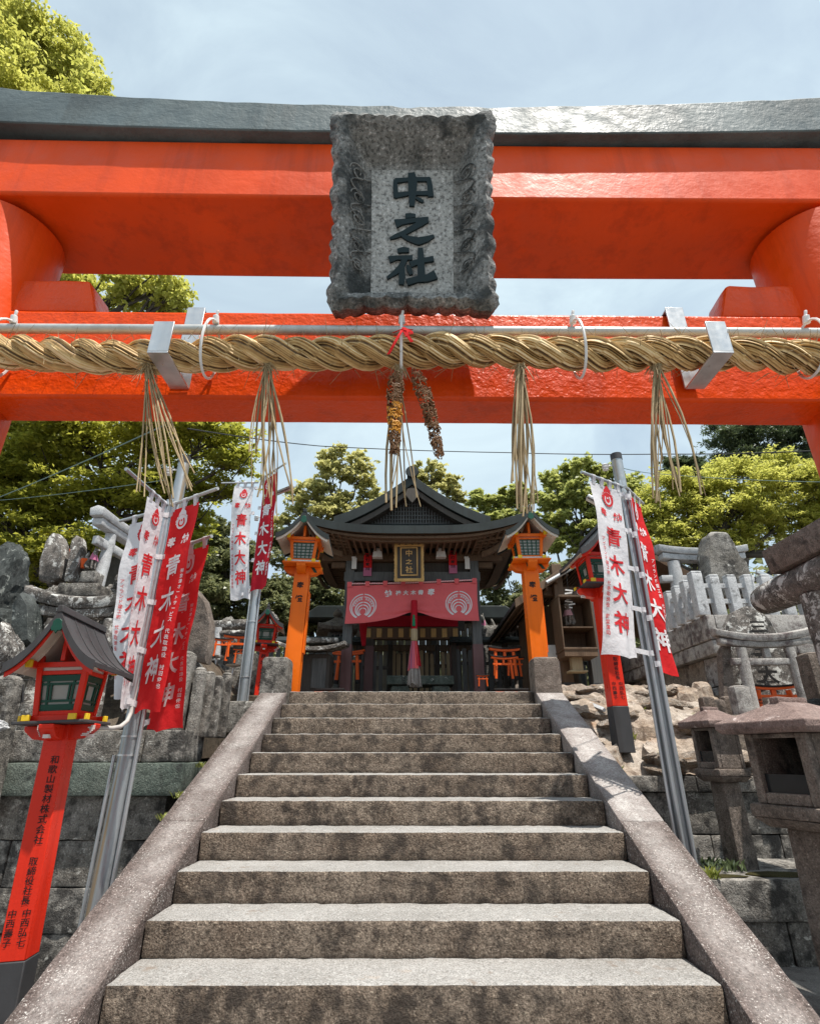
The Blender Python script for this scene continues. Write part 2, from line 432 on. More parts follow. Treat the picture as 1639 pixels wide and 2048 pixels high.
so.rotation_euler = SUN.to_track_quat('Z', 'Y').to_euler(); so.location = (3, -4, 14)
cd = bpy.data.cameras.new('camera'); cam = bpy.data.objects.new('camera', cd); COL.objects.link(cam)
cam.location = (0, 0, CAMZ); cam.rotation_euler = (R(90) + PITCH, 0, 0)
cd.sensor_fit = 'HORIZONTAL'; cd.sensor_width = 24; cd.lens = 24 * F / 1639
cd.clip_start = .05; cd.clip_end = 600
sc.camera = cam
sc.view_settings.view_transform = 'Standard'; sc.view_settings.look = 'None'
sc.view_settings.exposure = .5; sc.view_settings.gamma = 1
try:
    sc.cycles.max_bounces = 6; sc.cycles.transparent_max_bounces = 6; sc.cycles.diffuse_bounces = 3
    sc.cycles.use_denoising = True
except Exception: pass

# ================================================================ GROUND
TOPZ = 2.294
def grid(name, mat, x0, x1, y0, y1, nx, ny, h, seed=0, amp=0, fr=1.0):
    mb = MB()
    vs = []
    for j in range(ny + 1):
        for i in range(nx + 1):
            x = x0 + (x1 - x0) * i / nx; y = y0 + (y1 - y0) * j / ny
            z = h(x, y)
            if amp: z += amp * noise.noise(Vector((x * fr + seed, y * fr, 3.3))) + amp * .5 * noise.noise(Vector((x * fr * 2.7 + seed, y * fr * 2.7, 1.3)))
            vs.append((x, y, z))
    fs = [(j * (nx + 1) + i, j * (nx + 1) + i + 1, (j + 1) * (nx + 1) + i + 1, (j + 1) * (nx + 1) + i) for j in range(ny) for i in range(nx)]
    mb.add(vs, fs)
    return struct(mb.build(name, mat))
mb = MB(); mb.box(-250, 250, -60, 400, -.5, 0)
struct(mb.build('ground', M['paving']))
mb = MB(); mb.box(-12, 12, 7.2, 16, .02, TOPZ - .004)
struct(mb.build('terrace_ground', M['soil'], bev=.02))
grid('hillside', M['soil'], -40, 40, 15.8, 70, 40, 30, lambda x, y: TOPZ - .3 + max(0, y - 16) * .12 + max(0, abs(x) - 6) * .12, 4, .4, .4)
mb = MB(); mb.box(-9, -2.06, 5.4, 7.2, .02, 1.78); struct(mb.build('left_terrace_ground', M['soil']))
mb = MB(); mb.box(1.80, 9, 5.62, 7.2, .02, 1.36); struct(mb.build('right_terrace_ground', M['soil']))
mb = MB(); mb.box(1.80, 7, -.5, 4.75, .004, .30); struct(mb.build('side_pavement', M['paving'], bev=.015, rough=(.22, .006, 4, 3)))

# ================================================================ STAIRCASE
W2 = 1.45
def nose(i): return 3.25 + .357 * i, .614 + .168 * i
st = thing('stone_staircase', 'weathered granite staircase climbing between sloping kerbs to the shrine', 'staircase', (.018, 0, 0))
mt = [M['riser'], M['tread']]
for i in range(-3, 11):
    y, z = nose(i)
    y1 = y + .357 + .03 if i < 10 else y + .42
    mb = MB(); mb.box(-W2, W2, y, y1, z - .171, z)
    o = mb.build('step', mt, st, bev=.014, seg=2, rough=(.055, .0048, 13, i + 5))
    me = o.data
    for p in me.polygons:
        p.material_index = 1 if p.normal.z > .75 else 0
sl = math.atan2(.168, .357)
for s in (-1, 1):
    for k, (ya, yb) in enumerate(((1.45, 4.395), (4.40, 6.72))):
        za = nose(0)[1] + (ya - 3.25) * .168 / .357 + .025; zb = nose(0)[1] + (yb - 3.25) * .168 / .357 + .025
        x0, x1 = (s * (W2 + .008), s * (W2 + .322))
        if x0 > x1: x0, x1 = x1, x0
        poly = [(ya, -.1), (yb, -.1 if k == 0 else .3), (yb, zb), (ya, za)]
        mb = MB()
        vs = [(x0, a, b) for a, b in poly] + [(x1, a, b) for a, b in poly]
        mb.add(vs, [(0, 1, 2, 3), (7, 6, 5, 4), (0, 4, 5, 1), (1, 5, 6, 2), (2, 6, 7, 3), (3, 7, 4, 0)])
        o = mb.build('sloped_kerb', M['kerb_light'] if (s > 0 and k == 1) else M['kerb'], st, bev=.010, seg=2, rough=(.09, .0035, 7, k + s + 9))
        if s > 0 and k == 1: o['label'] = 'paler upper slab of the right kerb'
for s, lb in ((-1, 'square granite end post atop the left stair kerb, dark stained face'), (1, 'square granite end post atop the right stair kerb, mottled pale face')):
    x0, x1 = (-1.455 - .325, -1.462) if s < 0 else (1.478, 1.80)
    mb = MB(); cx = (x0 + x1) / 2
    mb.fru(TOPZ - .35, .325, .33, 2.66, .31, .315, cx, 6.90); mb.fru(2.66, .31, .315, 2.69, .26, .265, cx, 6.90)
    tag(mb.build('end_post', M['block'] if s < 0 else M['lantern_stone'], None, bev=.014, rough=(.06, .004, 8, 3 + s)), lb, 'stone post', 'end posts at the head of the stairs')
# landing kerb left and right of the stair head
mb = MB(); mb.box(-4.2, -1.80, 7.04, 7.3, TOPZ - .45, TOPZ - .09)
tag(mb.build('kerb_stone', M['block'], bev=.015, rough=(.1, .006, 6, 2)), 'low granite edging block left of the stair head behind the flag pole', 'kerb')

# ================================================================ GREAT TORII
TY = 1.67
to = thing('torii_gate', 'big vermilion torii gate with black top beam spanning the stair foot', 'torii gate', (0, TY, 0), R(.6))
H0 = 3.62
for s in (-1, 1):
    mb = MB(); mb.lathe([(.235, 0), (.225, .3), (.205, H0 - .02)], 48, Matrix.Translation((s * 1.70, 0, 0)))
    mb.build('pillar', M['vermilion'], to)
def arched(x0, x1, n, prof, k, p=2):
    rings = []
    for i in range(n + 1):
        x = x0 + (x1 - x0) * i / n
        rings.append([(x, y, z + k * abs(x) ** p) for y, z in prof])
    return rings
mb = MB(); mb.loft(arched(-2.7, 2.7, 60, [(-.197, H0), (.207, H0), (.207, H0 + .335), (-.197, H0 + .335)], .003)); mb.build('lintel', M['vermilion'], to, bev=.012, seg=3)
rg = []
random.seed(5)
for i in range(141):
    x = -2.9 + 5.8 * i / 140
    d = .0022 * noise.noise(Vector((x * 7, 0, 0))); e = .0035 * noise.noise(Vector((x * 11, 5, 0))) - (.012 if abs(x + .02) < .025 else 0) - (.008 if .3 < x < .42 else 0)
    k = .030 * x * x
    rg.append([(x, -.243 + d, H0 + .337 + k * .5), (x, .27, H0 + .337 + k * .5), (x, .27, H0 + .45 + k), (x, 0, H0 + .56 + k), (x, -.238 + d * 2, H0 + .525 + k + e)])
mb = MB(); mb.loft(rg); mb.build('top_beam', M['black'], to, bev=.006)
mb = MB(); mb.loft([[(x, y + .002 * noise.noise(Vector((x * 9, y, 2))), z) for y, z in ((-.08, 2.742), (.08, 2.742), (.08, 3.137), (-.08, 3.137))] for x in [-2.3 + 4.6 * i / 90 for i in range(91)]])
mb.build('tie_beam', M['torii_nuki'], to, bev=.012, seg=3)
for s in (-1, 1):
    mb = MB(); poly = [(s * 1.62, 3.139), (s * 1.195, 3.139), (s * 1.25, 3.30), (s * 1.62, 3.30)]
    mb.prism(poly, -.075, .075); mb.build('wedge', M['torii_nuki'], to, bev=.014, rough=(.05, .004, 8, s + 4))
mb = MB(); mb.box(-.10, .10, -.07, .07, 3.139, H0 - .002); mb.build('strut', M['vermilion'], to, bev=.008)

# ---------------------------------------------------------------- stone name plaque
tilt = math.atan2(.255, .772)
pq = thing('name_plaque', 'grey granite shrine plaque with scalloped rim and three dark characters on the torii', 'plaque', (.008, 1.535, 3.052), rot=(tilt, 0, R(.3)))
PW, PH = .585, .74
def rect_ring(cx, cz, hw, hh, y, N=184, sc_=0, flare=0, irr=0):
    out = []
    per = 4 * (hw + hh)
    for i in range(N):
        t = per * i / N
        if t < 2 * hw: p = (-hw + t, -hh); nx, nz = 0, -1; q = t / (2 * hw)
        elif t < 2 * hw + 2 * hh: p = (hw, -hh + t - 2 * hw); nx, nz = 1, 0; q = (t - 2 * hw) / (2 * hh)
        elif t < 4 * hw + 2 * hh: p = (hw - (t - 2 * hw - 2 * hh), hh); nx, nz = 0, 1; q = (t - 2 * hw - 2 * hh) / (2 * hw)
        else: p = (-hw, hh - (t - 4 * hw - 2 * hh)); nx, nz = -1, 0; q = (t - 4 * hw - 2 * hh) / (2 * hh)
        b = 0
        if sc_:
            kk = 11 if nz == 0 else 9
            qq = q + .03 * math.sin(q * 9)
            b = sc_ * (abs(math.sin(PI * qq * kk)) ** .6 - .55) * (1 if .04 < q < .96 else 0)
            b += flare * abs(2 * q - 1) ** 5 + irr * noise.noise(Vector((p[0] * 9, p[1] * 9, 1)))
        out.append((cx + p[0] + nx * b, y, cz + p[1] + nz * b))
    return out
mb = MB()
C0, C1 = PH / 2, .333
mb.loft([rect_ring(0, C0, .25, .32, .03), rect_ring(0, C0, .278, .355, -.01, sc_=.016, flare=.02, irr=.008), rect_ring(0, C0, .283, .36, -.085, sc_=.018, flare=.022, irr=.008),
         rect_ring(0, C0, .258, .338, -.108, sc_=.012, flare=.008, irr=.006), rect_ring(0, C0, .236, .318, -.098, sc_=.003), rect_ring(0, C1, .172, .262, -.012), rect_ring(0, C1, .150, .240, -.010)], cap=False)
mb.build('rim', M['plaque_rim'], pq, rough=(.03, .0022, 22, 2), smooth=50)
mb = MB(); mb.box(-.151, .151, -.013, .035, C1 - .241, C1 + .241)
mb.build('panel', M['plaque'], pq, rough=(.05, .001, 20, 2))
mb = MB()
brush = [  # strokes of the three carved characters: centre line and widths
    ([(690, 552), (688, 610), (696, 695)], [30, 36, 42]), ([(686, 562), (800, 550), (960, 548)], [40, 30, 36]), ([(948, 540), (958, 600), (966, 690)], [32, 42, 44]), ([(684, 684), (800, 664), (972, 662)], [44, 30, 34]),
    ([(812, 497), (824, 560), (822, 660), (818, 768)], [50, 74, 60, 40]), ([(852, 702), (880, 716), (906, 734)], [18, 28, 16]),
    ([(768, 850), (805, 846), (846, 848)], [34, 40, 28]), ([(692, 912), (740, 898), (840, 884), (946, 880)], [66, 44, 34, 48]), ([(940, 880), (860, 925), (760, 985), (690, 1015), (650, 1032)], [40, 46, 38, 32, 14]), ([(716, 990), (790, 1030), (868, 1052), (930, 1036), (990, 1010)], [16, 40, 60, 46, 22]),
    ([(708, 1130), (750, 1122), (798, 1124)], [32, 42, 34]), ([(644, 1200), (700, 1186), (824, 1184)], [52, 32, 36]), ([(770, 1190), (735, 1260), (690, 1305), (630, 1346)], [40, 46, 38, 18]), ([(742, 1262), (744, 1330), (738, 1396)], [44, 50, 38]), ([(784, 1246), (800, 1280), (816, 1318)], [20, 40, 28]),
    ([(806, 1240), (880, 1212), (986, 1192)], [48, 36, 40]), ([(884, 1108), (888, 1220), (892, 1346)], [40, 54, 58]), ([(780, 1380), (860, 1356), (940, 1346), (1002, 1318)], [50, 48, 56, 70])]
for q, (pts, ws) in enumerate(brush):
    L_, R_ = [], []
    fine_ = []
    for a_i in range(len(pts) - 1):
        for k in range(6):
            f = k / 6; fine_.append((pts[a_i][0] + (pts[a_i + 1][0] - pts[a_i][0]) * f, pts[a_i][1] + (pts[a_i + 1][1] - pts[a_i][1]) * f, ws[a_i] + (ws[a_i + 1] - ws[a_i]) * f))
    fine_.append((pts[-1][0], pts[-1][1], ws[-1]))
    for a_i, (x, y, w_) in enumerate(fine_):
        x0_, y0_, _ = fine_[max(a_i - 1, 0)]; x1_, y1_, _ = fine_[min(a_i + 1, len(fine_) - 1)]
        l_ = math.hypot(x1_ - x0_, y1_ - y0_); nx_, ny_ = -(y1_ - y0_) / l_, (x1_ - x0_) / l_
        w_ += 3 * noise.noise(Vector((x * .05, y * .05, q)))
        L_.append((x + nx_ * w_ / 2, y + ny_ * w_ / 2)); R_.append((x - nx_ * w_ / 2, y - ny_ * w_ / 2))
    K = .475 / 1000
    def mp(p): return ((p[0] - 822) * K, .341 - (p[1] - 945) * K * 1.02)
    n_ = len(L_); d_ = -.0215 - q * .00025
    rr = [[(mp(l)[0], d_, mp(l)[1]), (mp(r)[0], d_, mp(r)[1]), (mp(r)[0], -.008, mp(r)[1]), (mp(l)[0], -.008, mp(l)[1])] for l, r in zip(L_, R_)]
    mb.loft(rr)
mb.build('inscription', M['letter_teal'], pq, smooth=0)
mb = MB()
for s in (-1, 1):
    for zc, r0 in ((.60, .028), (.50, .024), (.41, .026), (.30, .024), (.22, .02)):
        pts = []
        for k in range(30):
            a = k / 29 * PI * 3.2; r = r0 * (1 - k / 36)
            x = .196 + r * math.cos(a); z = (zc - .03) * .93 + r * math.sin(a) * 1.2
            f = (x - .158) / (.236 - .158)
            pts.append((s * x, -.014 - .086 * f, z))
        mb.tube(pts, .0026, 6)
    for zc in (.56, .455, .35, .26):
        pts = [(s * (.175 + .045 * math.sin(k / 14 * PI * 1.3)), -.014 - 1.10 * (.017 + .045 * math.sin(k / 14 * PI * 1.3)), (zc - .03) * .93 - .05 + .1 * k / 14) for k in range(15)]
        mb.tube(pts, .003, 6)
mb.build('carving', M['plaque_rim'], pq)

# ---------------------------------------------------------------- rail, brackets, rope, ties, tassels
def rail_z(x): return 2.964 - .004 * x
mb = MB(); mb.tube([(-2.4, 1.488, rail_z(-2.4)), (2.4, 1.505, rail_z(2.4))], .0175, 20)
tag(mb.build('metal_rail', M['rail']), 'straight grey metal rail carrying the straw rope below the plaque', 'rail')
for s, px, lb in ((-1, 349, 'left of the plaque'), (1, 1401, 'right of the plaque')):
    x = (px - 819.5) / F * 1.88
    br = thing('rope_bracket', 'aluminium bracket hooked over the red beam and rope, %s' % lb, 'bracket', (x, 1.59, 0), R(.6), 'brackets holding the rope rail')
    wd = .033
    def strip(path, th=.006):
        m_ = MB(); rr = []
        for q, (y, z) in enumerate(path):
            y0, z0 = path[max(q - 1, 0)]; y1, z1 = path[min(q + 1, len(path) - 1)]
            L = math.hypot(y1 - y0, z1 - z0); ny, nz = -(z1 - z0) / L * th, (y1 - y0) / L * th
            rr.append([(-wd, y, z), (wd, y, z), (wd, y + ny, z + nz), (-wd, y + ny, z + nz)])
        return m_.loft(rr)
    strip([(.16, 3.147), (-.0045, 3.147)]).build('top_hook', M['alu'], br, bev=.001)
    mb = MB(); mb.box(-wd, wd, -.0115, -.005, 2.782, 3.1535); mb.build('back_plate', M['alu'], br, bev=.001)
    mb = MB(); mb.box(-wd, wd, -.203, -.197, 2.782, 2.905); mb.build('front_plate', M['alu'], br, bev=.001)
    mb = MB(); mb.box(-wd, wd, -.203, -.012, 2.775, 2.7815); mb.build('bottom_arm', M['alu'], br, bev=.001)
# rope
rp = thing('straw_rope', 'thick twisted straw rope slung under the metal rail', 'rope', (0, 1.478, 2.848))
RL = 2.3; NP = 560
random.seed(3)
nm = [[1 + random.uniform(-.17, .10) for _ in range(45)] for _ in range(3)]
fb = [[(v - .83) / .27 for v in row] for row in nm]
def rope_c(x): return Vector((x, .004 * math.sin(x * 5), .010 * math.sin(x * 3.1 + 1) - .006 * x * 0 + .006 * math.sin(x * 7.7)))
for k in range(3):
    pts = []; rads = []
    for i in range(NP + 1):
        x = -RL + 2 * RL * i / NP
        a = 2 * PI * x / .305 + k * 2 * PI / 3 + .35 * math.sin(x * 2.3) + .2 * math.sin(x * 6.1 + k)
        r = .0312 + .002 * math.sin(x * 9 + k)
        pts.append(rope_c(x) + Vector((0, math.cos(a) * r, math.sin(a) * r)))
        rads.append(.0270 + .003 * noise.noise(Vector((x * 6, k * 3, 0))))
    mb = MB(); mb.tube(pts, rads, 45, True, mod=lambda q, i: nm[k][(i + q // 9) % 45] + .02 * math.sin(q * .9 + i))
    o = mb.build('rope_strand', M['rope'], rp, smooth=60)
    at_ = o.data.attributes.new('fib', 'FLOAT', 'POINT')
    at_.data.foreach_set('value', [fb[k][(i + q // 9) % 45] for q in range(NP + 1) for i in range(45)])
mb = MB()
for _ in range(620):
    x = random.uniform(-1.9, 1.9); a = random.uniform(0, 2 * PI)
    p = rope_c(x) + Vector((0, math.cos(a) * .056, math.sin(a) * .056))
    d = Vector((random.uniform(-1, 1), math.cos(a) * .5, math.sin(a) * .5 + random.uniform(-.1, .4))).normalized()
    L = random.uniform(.02, .065)
    b = Vector((random.uniform(-.3, .3), 0, random.uniform(-.3, .3)))
    mb.tube([p, p + d * L * .5 + b * .01, p + d * L + b * .03], [.0011, .0009, .0005], 4, False)
mb.build('loose_fibre', M['straw2'], rp)['kind'] = 'stuff'
def ring_pts(x, tilt_):
    pts = []
    for i in range(29):
        a = 2 * PI * i / 28
        pts.append((x + tilt_ * math.sin(a) * .09, 1.484 + math.cos(a) * .076, 2.875 + math.sin(a) * .112))
    return pts
for px, tl, lb in ((8, .25, 'at the far left of the rope'), (426, .05, 'just right of the left bracket'), (803, 0, 'under the plaque, tied with red ribbon'), (1150, -.05, 'midway between plaque and right bracket'), (1608, .2, 'at the far right of the rope')):
    x = (px - 819.5) / F * 1.90
    t = thing('cable_tie', 'white nylon cable tie round rail and rope %s' % lb, 'cable tie', (0, 0, 0), 0, 'cable ties on the rope')
    mb = MB(); mb.tube(ring_pts(x, tl), .0048, 6); mb.build('strap', M['plastic'], t)
    mb = MB(); mb.tube([(x + tl * .09, 1.480, 2.982), (x + tl * .09, 1.472, 3.010)], [.012, .0105], 12)
    mb.tube([(x + tl * .09, 1.476, 3.006), (x + tl * .09 + .004, 1.470, 3.032)], .0055, 8); mb.build('lock_head', M['plastic'], t, bev=.002)
x0 = (806 - 819.5) / F * 1.93
mb = MB()
for pts in ([(-.03, 0, .055), (0, -.012, .06), (.03, 0, .066)], [(0, -.01, .06), (-.01, -.02, .03), (-.028, -.018, -.01), (-.045, -.012, -.045)], [(0, -.01, .06), (.012, -.02, .03), (.03, -.018, .0)],
            [(0, -.012, .065), (.028, -.02, .04), (.03, -.02, .03), (.004, -.018, .03)], [(0, -.012, .06), (.018, -.02, .045), (.012, -.02, .02)]):
    P = [Vector((x0, 1.409, 2.822)) + Vector(p) for p in pts]
    rings = []
    for p in P: rings.append([p + Vector((-.005, 0, 0)), p + Vector((.005, -.001, .002)), p + Vector((.005, .002, .002)), p + Vector((-.005, .002, 0))])
    mb.loft(rings)
tag(mb.build('ribbon', M['cloth_r']), 'small red plastic ribbon knotted on the middle of the straw rope', 'ribbon')
random.seed(11)
def tassel(px, bottoms, lb, n, r=.0032, y=1.465):
    x = (px - 819.5) / F * 1.94
    t = thing('straw_tassel', 'bundle of dry straw hanging from the rope, %s' % lb, 'straw tassel', (x, y, 2.79), 0, 'straw tassels hanging from the rope')
    n = int(n * 1.45)
    for q in range(n):
        bpx, bpy = bottoms[q % len(bottoms)]
        e = at(bpx + random.uniform(-9, 9), bpy + random.uniform(-22, 14), y + random.uniform(-.03, .03)) - Vector((x, y, 2.79))
        s = Vector((random.uniform(-.012, .012), random.uniform(-.01, .01), 0))
        sag = Vector((random.uniform(-.022, .022), random.uniform(-.015, .015), 0))
        pts = [s + (e - s) * f + sag * math.sin(f * PI) + Vector((0, 0, -.03 * f * (1 - f))) for f in (0, .2, .4, .6, .8, 1)]
        mb = MB(); rr = r * random.uniform(.42, 1.2)
        mb.tube(pts, [rr * .8, rr, rr, rr * .95, rr * .9, rr * .8], 6); mb.build('straw_stalk', M['straw2'], t)
    mb = MB()
    for _ in range(26):
        s = Vector((random.uniform(-.014, .014), random.uniform(-.012, .012), -.0)); e = s + Vector((random.uniform(-.04, .04), random.uniform(-.03, .03), random.uniform(-.09, -.02)))
        mb.tube([s, (s + e) / 2 + Vector((0, 0, .01)), e], [.0016, .0014, .0006], 4, False)
    mb.build('frayed_end', M['straw2'], t)['kind'] = 'stuff'
tassel(327, [(280, 985), (330, 965), (336, 1000), (352, 1010), (375, 975), (392, 960)], 'leftmost, spread wide above the left banners', 11)
tassel(552, [(512, 990), (530, 1000), (540, 1010), (548, 1030), (578, 1005), (505, 900)], 'second from left, over the back banners', 13)
tassel(798, [(778, 1000), (790, 1010), (808, 1018), (838, 1015)], 'middle one behind the dried rice ears', 7, .0036)
tassel(1026, [(1032, 1000), (1040, 1010), (1048, 1030), (1062, 1035), (1070, 1020), (1028, 960)], 'second from right above the right orange lantern', 13, .0036)
tassel(1282, [(1308, 995), (1316, 1005), (1352, 985), (1364, 992), (1403, 982), (1330, 930)], 'rightmost, fanned out to the right', 11, .0038)
# dried rice ears
def ear(px0, py0, px1, py1, lb, bend, orange):
    y = 1.44
    a, b = at(px0, py0, y), at(px1, py1, y)
    t = thing('rice_ear', lb, 'rice ear', a, 0, 'dried rice ears on the rope')
    L = b - a
    ax = [L * f + Vector((bend * math.sin(f * PI), 0, 0)) for f in [k / 20 for k in range(21)]]
    mb = MB(); mb.tube(ax, .0022, 6); mb.build('stem', M['rice'], t)
    mb = MB(); mo = MB()
    for k in range(330):
        f = random.random() ** .8; c = L * f + Vector((bend * math.sin(f * PI), 0, 0))
        R0 = .030 * (1 - f * .55) * (.5 + min(1, f * 5) * .5)
        a0 = random.uniform(0, 2 * PI); da = random.uniform(.6, 1.7); dz = random.uniform(-.012, .004)
        pts = [c + Vector((math.cos(a0 + da * q) * R0 * (.35 + .65 * min(1, q * 1.8)), math.sin(a0 + da * q) * R0 * .7, dz * q + .004 * math.sin(9 * q))) for q in (0, .25, .5, .75, 1)]
        tgt = mo if (orange and .42 < f < .75 and random.random() < .8) else mb
        tgt.tube(pts, .0017 if tgt is mb else .0026, 4, False)
        if random.random() < .5: tgt.tube([pts[-1], pts[-1] + Vector((random.uniform(-.005, .005), 0, -.009))], .0022, 5)
    mb.build('husk', M['rice'], t)['kind'] = 'stuff'
    if mo.v: mo.build('grain', M['riceo'], t)['kind'] = 'stuff'
ear(792, 742, 790, 905, 'dried brown rice ear with orange grains hanging left of the ribbon', -.004, True)
ear(830, 738, 878, 912, 'dried brown rice ear without grains, curling right of the ribbon', .008, False)
# ================================================================ LANTERNS ON POSTS
def gable_z(x, hw, h):
    """concave roof profile: height above the eave at |x|"""
    q = min(1, abs(x) / hw)
    return h * (1 - q) ** 1.0 * (1 - .68 * q) if q < 1 else 0
def lantern(name, label, loc, rotz, kind, post_h, post_w, foot, texts, group, lean=0, s=1.0, hs=1.0):
    red = kind == 'red'
    P = M['red'] if red else M['orange']; RF = M['roofmetal'] if red else M['roofgreen']
    t = thing(name, label, 'post lantern', loc, 0, group, rot=(0, lean, rotz))
    pw = post_w
    if foot:
        mb = MB(); mb.fru(0, pw * 1.06, pw * 1.06, foot, pw * 1.04, pw * 1.04); mb.build('post_foot', M['roofmetal'] if red else M['orange'], t, bev=.006)
    mb = MB(); mb.fru(foot + .0005, pw, pw, post_h, pw * .93, pw * .93); mb.build('post', P, t, bev=.004)
    if not red:
        mb = MB(); mb.box(-.012, .012, pw / 2 + .001, pw / 2 + .02, .2, post_h - .1); mb.box(pw / 2 + .0005, pw / 2 + .022, -pw * .3, pw * .3, .55, post_h - .35); mb.build('batten', P, t, bev=.002)
    # bracket arms: a stepped corbel each way
    z = post_h
    A = .265 * s; B = pw / 2
    mb = MB()
    poly = [(-A, z), (A, z), (A * .98, z - .035 * s), (A * .72, z - .095 * s), (B * .8, z - .115 * s), (-B * .8, z - .115 * s), (-A * .72, z - .095 * s), (-A * .98, z - .035 * s)]
    th = .05 * s if red else .06 * s
    Rz = Matrix.Rotation(PI / 2, 4, 'Z')
    for mm in (None, Rz):
        dz = 0 if mm is None else .002
        mb.prism([(x, zz - dz) for x, zz in poly], -th - dz, th + dz, mm)
    mb.build('bracket', P, t, bev=.005)
    mb = MB()
    for a in range(4):
        R4 = Matrix.Rotation(a * PI / 2, 4, 'Z')
        if red:
            for k in range(7):
                L = random.uniform(.02, .05) * s
                zz = z - .012 - .011 * k * s
                x1 = A * .985 - max(0, k - 2) * .012 * s
                mb.box(x1 - L, x1 + .003, -th - .004, -th - .0025, zz - .004, zz + .003, R4)
            mb.box(A * .72, A * .90, -.02 * s, .02 * s, z - .1 * s, z - .075 * s, R4)
        else:
            mb.prism([(A * .45, z - .005), (A * .62, z - .005), (A * .78, z - .075), (A * .62, z - .075)], -th - .006, -th - .0025, R4)
    mb.build('painted_tip', M['white'] if red else M['green'], t)
    # deck
    dk = .255 * s
    mb = MB(); mb.box(-dk, dk, -dk, dk, z + .001, z + .022 * s); mb.build('deck', M['roofmetal'] if red else P, t, bev=.003)
    z += .0225 * s
    bw0, bw1 = .165 * s, .20 * s   # half widths of the box, bottom and top
    H = .37 * s * hs
    mb = MB(); e = .235 * s
    for q in (-1, 1):
        mb.box(-e, e, q * bw0 - .022 * s, q * bw0 + .022 * s, z + .0005, z + .042 * s)
        mb.box(q * bw0 - .021 * s, q * bw0 + .021 * s, -e, e, z + .0008, z + .0415 * s)
    mb.build('sill_frame', M['white'] if not red else M['red'], t, bev=.002)
    for q in (-1, 1):
        for r in (-1, 1):
            mb = MB(); mb.box(q * bw0 - .027 * s, q * bw0 + .027 * s, r * (e + .003) - .012, r * (e + .003) + .008, z + .0002, z + .044 * s); mb.build('yellow_cap', M['yellow'], t, bev=.002)
            mb = MB(); mb.box(r * (e + .003) - .008, r * (e + .003) + .008, q * bw0 - .027 * s, q * bw0 + .027 * s, z + .0001, z + .0445 * s); mb.build('yellow_cap', M['yellow'], t, bev=.002)
    z0 = z + .044 * s; z1 = z0 + H
    for q in (-1, 1):
        for r in (-1, 1):
            mb = MB(); p = .021 * s
            vs = [(q * (bw0 - p) + a * p, r * (bw0 - p) + b * p, z0) for a, b in ((-1, -1), (1, -1), (1, 1), (-1, 1))] + [(q * (bw1 - p) + a * p, r * (bw1 - p) + b * p, z1 + .01) for a, b in ((-1, -1), (1, -1), (1, 1), (-1, 1))]
            mb.add(vs, [(3, 2, 1, 0), (4, 5, 6, 7), (0, 1, 5, 4), (1, 2, 6, 5), (2, 3, 7, 6), (3, 0, 4, 7)])
            mb.build('corner_post', P, t, bev=.003)
    def wall(a, zz0, zz1, x0f, x1f, d, mb_):
        """bar on side a from height fraction zz0..zz1 and across x0f..x1f (-1..1), d in front of the wall plane"""
        R4 = Matrix.Rotation(a * PI / 2, 4, 'Z'); vs = []
        for dd in (-.012 * s, d):
            for f, x in ((zz0, x0f), (zz0, x1f), (zz1, x1f), (zz1, x0f)):
                hw = bw0 + (bw1 - bw0) * f
                vs.append((x * (hw - .03 * s), -(hw - .026 * s) - dd, z0 + H * f))
        mb_.add(vs, [(3, 2, 1, 0), (4, 5, 6, 7), (0, 1, 5, 4), (1, 2, 6, 5), (2, 3, 7, 6), (3, 0, 4, 7)], R4)
    for a in range(4):
        for f0, f1 in ((0, .07), (.69, .76)):
            mb = MB(); wall(a, f0, f1, -1.1, 1.1, .016 * s, mb); mb.build('rail', P, t, bev=.002)
        mb = MB(); wall(a, .765, .875, -1.05, 1.05, .004 * s, mb); mb.build('frieze_panel', M['white'], t)
        mb = MB(); wall(a, .075, .685, -1.04, 1.04, -.004 * s, mb); w_ = mb.build('window', M['pane'], t)
        mb = MB()
        if red:
            for x in (-1.0, 1.0): wall(a, .076, .684, x - .1, x + .1, .012 * s, mb)
            for f in (.13, .63): wall(a, f - .05, f + .05, -.9, .9, .0118 * s, mb)
            for x in (-.62, .62): wall(a, .076, .684, x - .05, x + .05, .009 * s, mb)
            for f in (.24, .53): wall(a, f - .02, f + .02, -.9, .9, .0085 * s, mb)
            for x in (-.45, .45): wall(a, .24, .53, x - .045, x + .045, .0105 * s, mb)
        else:
            for k in range(6): wall(a, .076, .684, -1 + k * .4 - .035, -1 + k * .4 + .035, .009 * s, mb)
            for k in range(6): wall(a, .09 + k * .116 - .010, .09 + k * .116 + .010, -1, 1, .0085 * s, mb)
        mb.build('lattice', M['green'], w_)
    # eave frame beams with yellow ends
    zb = z1 - .085 * s; e2 = .29 * s
    mb = MB()
    for q in (-1, 1):
        mb.box(q * bw1 - .02 * s, q * bw1 + .02 * s, -e2, e2, zb, zb + .05 * s)
        mb.box(-bw1 - .035 * s, bw1 + .035 * s, q * bw1 - .018 * s, q * bw1 + .018 * s, zb + .003, zb + .042 * s)
    mb.box(-.016 * s, .016 * s, -bw1 - .015, bw1 + .015, zb + .051 * s, zb + .21 * s)
    mb.build('eave_beam', P, t, bev=.002)
    for q in (-1, 1):
        for r in (-1, 1):
            mb = MB(); mb.box(q * bw1 - .023 * s, q * bw1 + .023 * s, r * (e2 + .002) - .010, r * (e2 + .002) + .010, zb - .003, zb + .053 * s); mb.build('yellow_cap', M['yellow'], t, bev=.002)
    # roof
    ze = z1 - .115 * s; hw = (.325 if red else .36) * s; hh = .345 * s * hs; dp = .39 * s; n = 14
    xs = [-hw + 2 * hw * i / (2 * n) for i in range(2 * n + 1)]
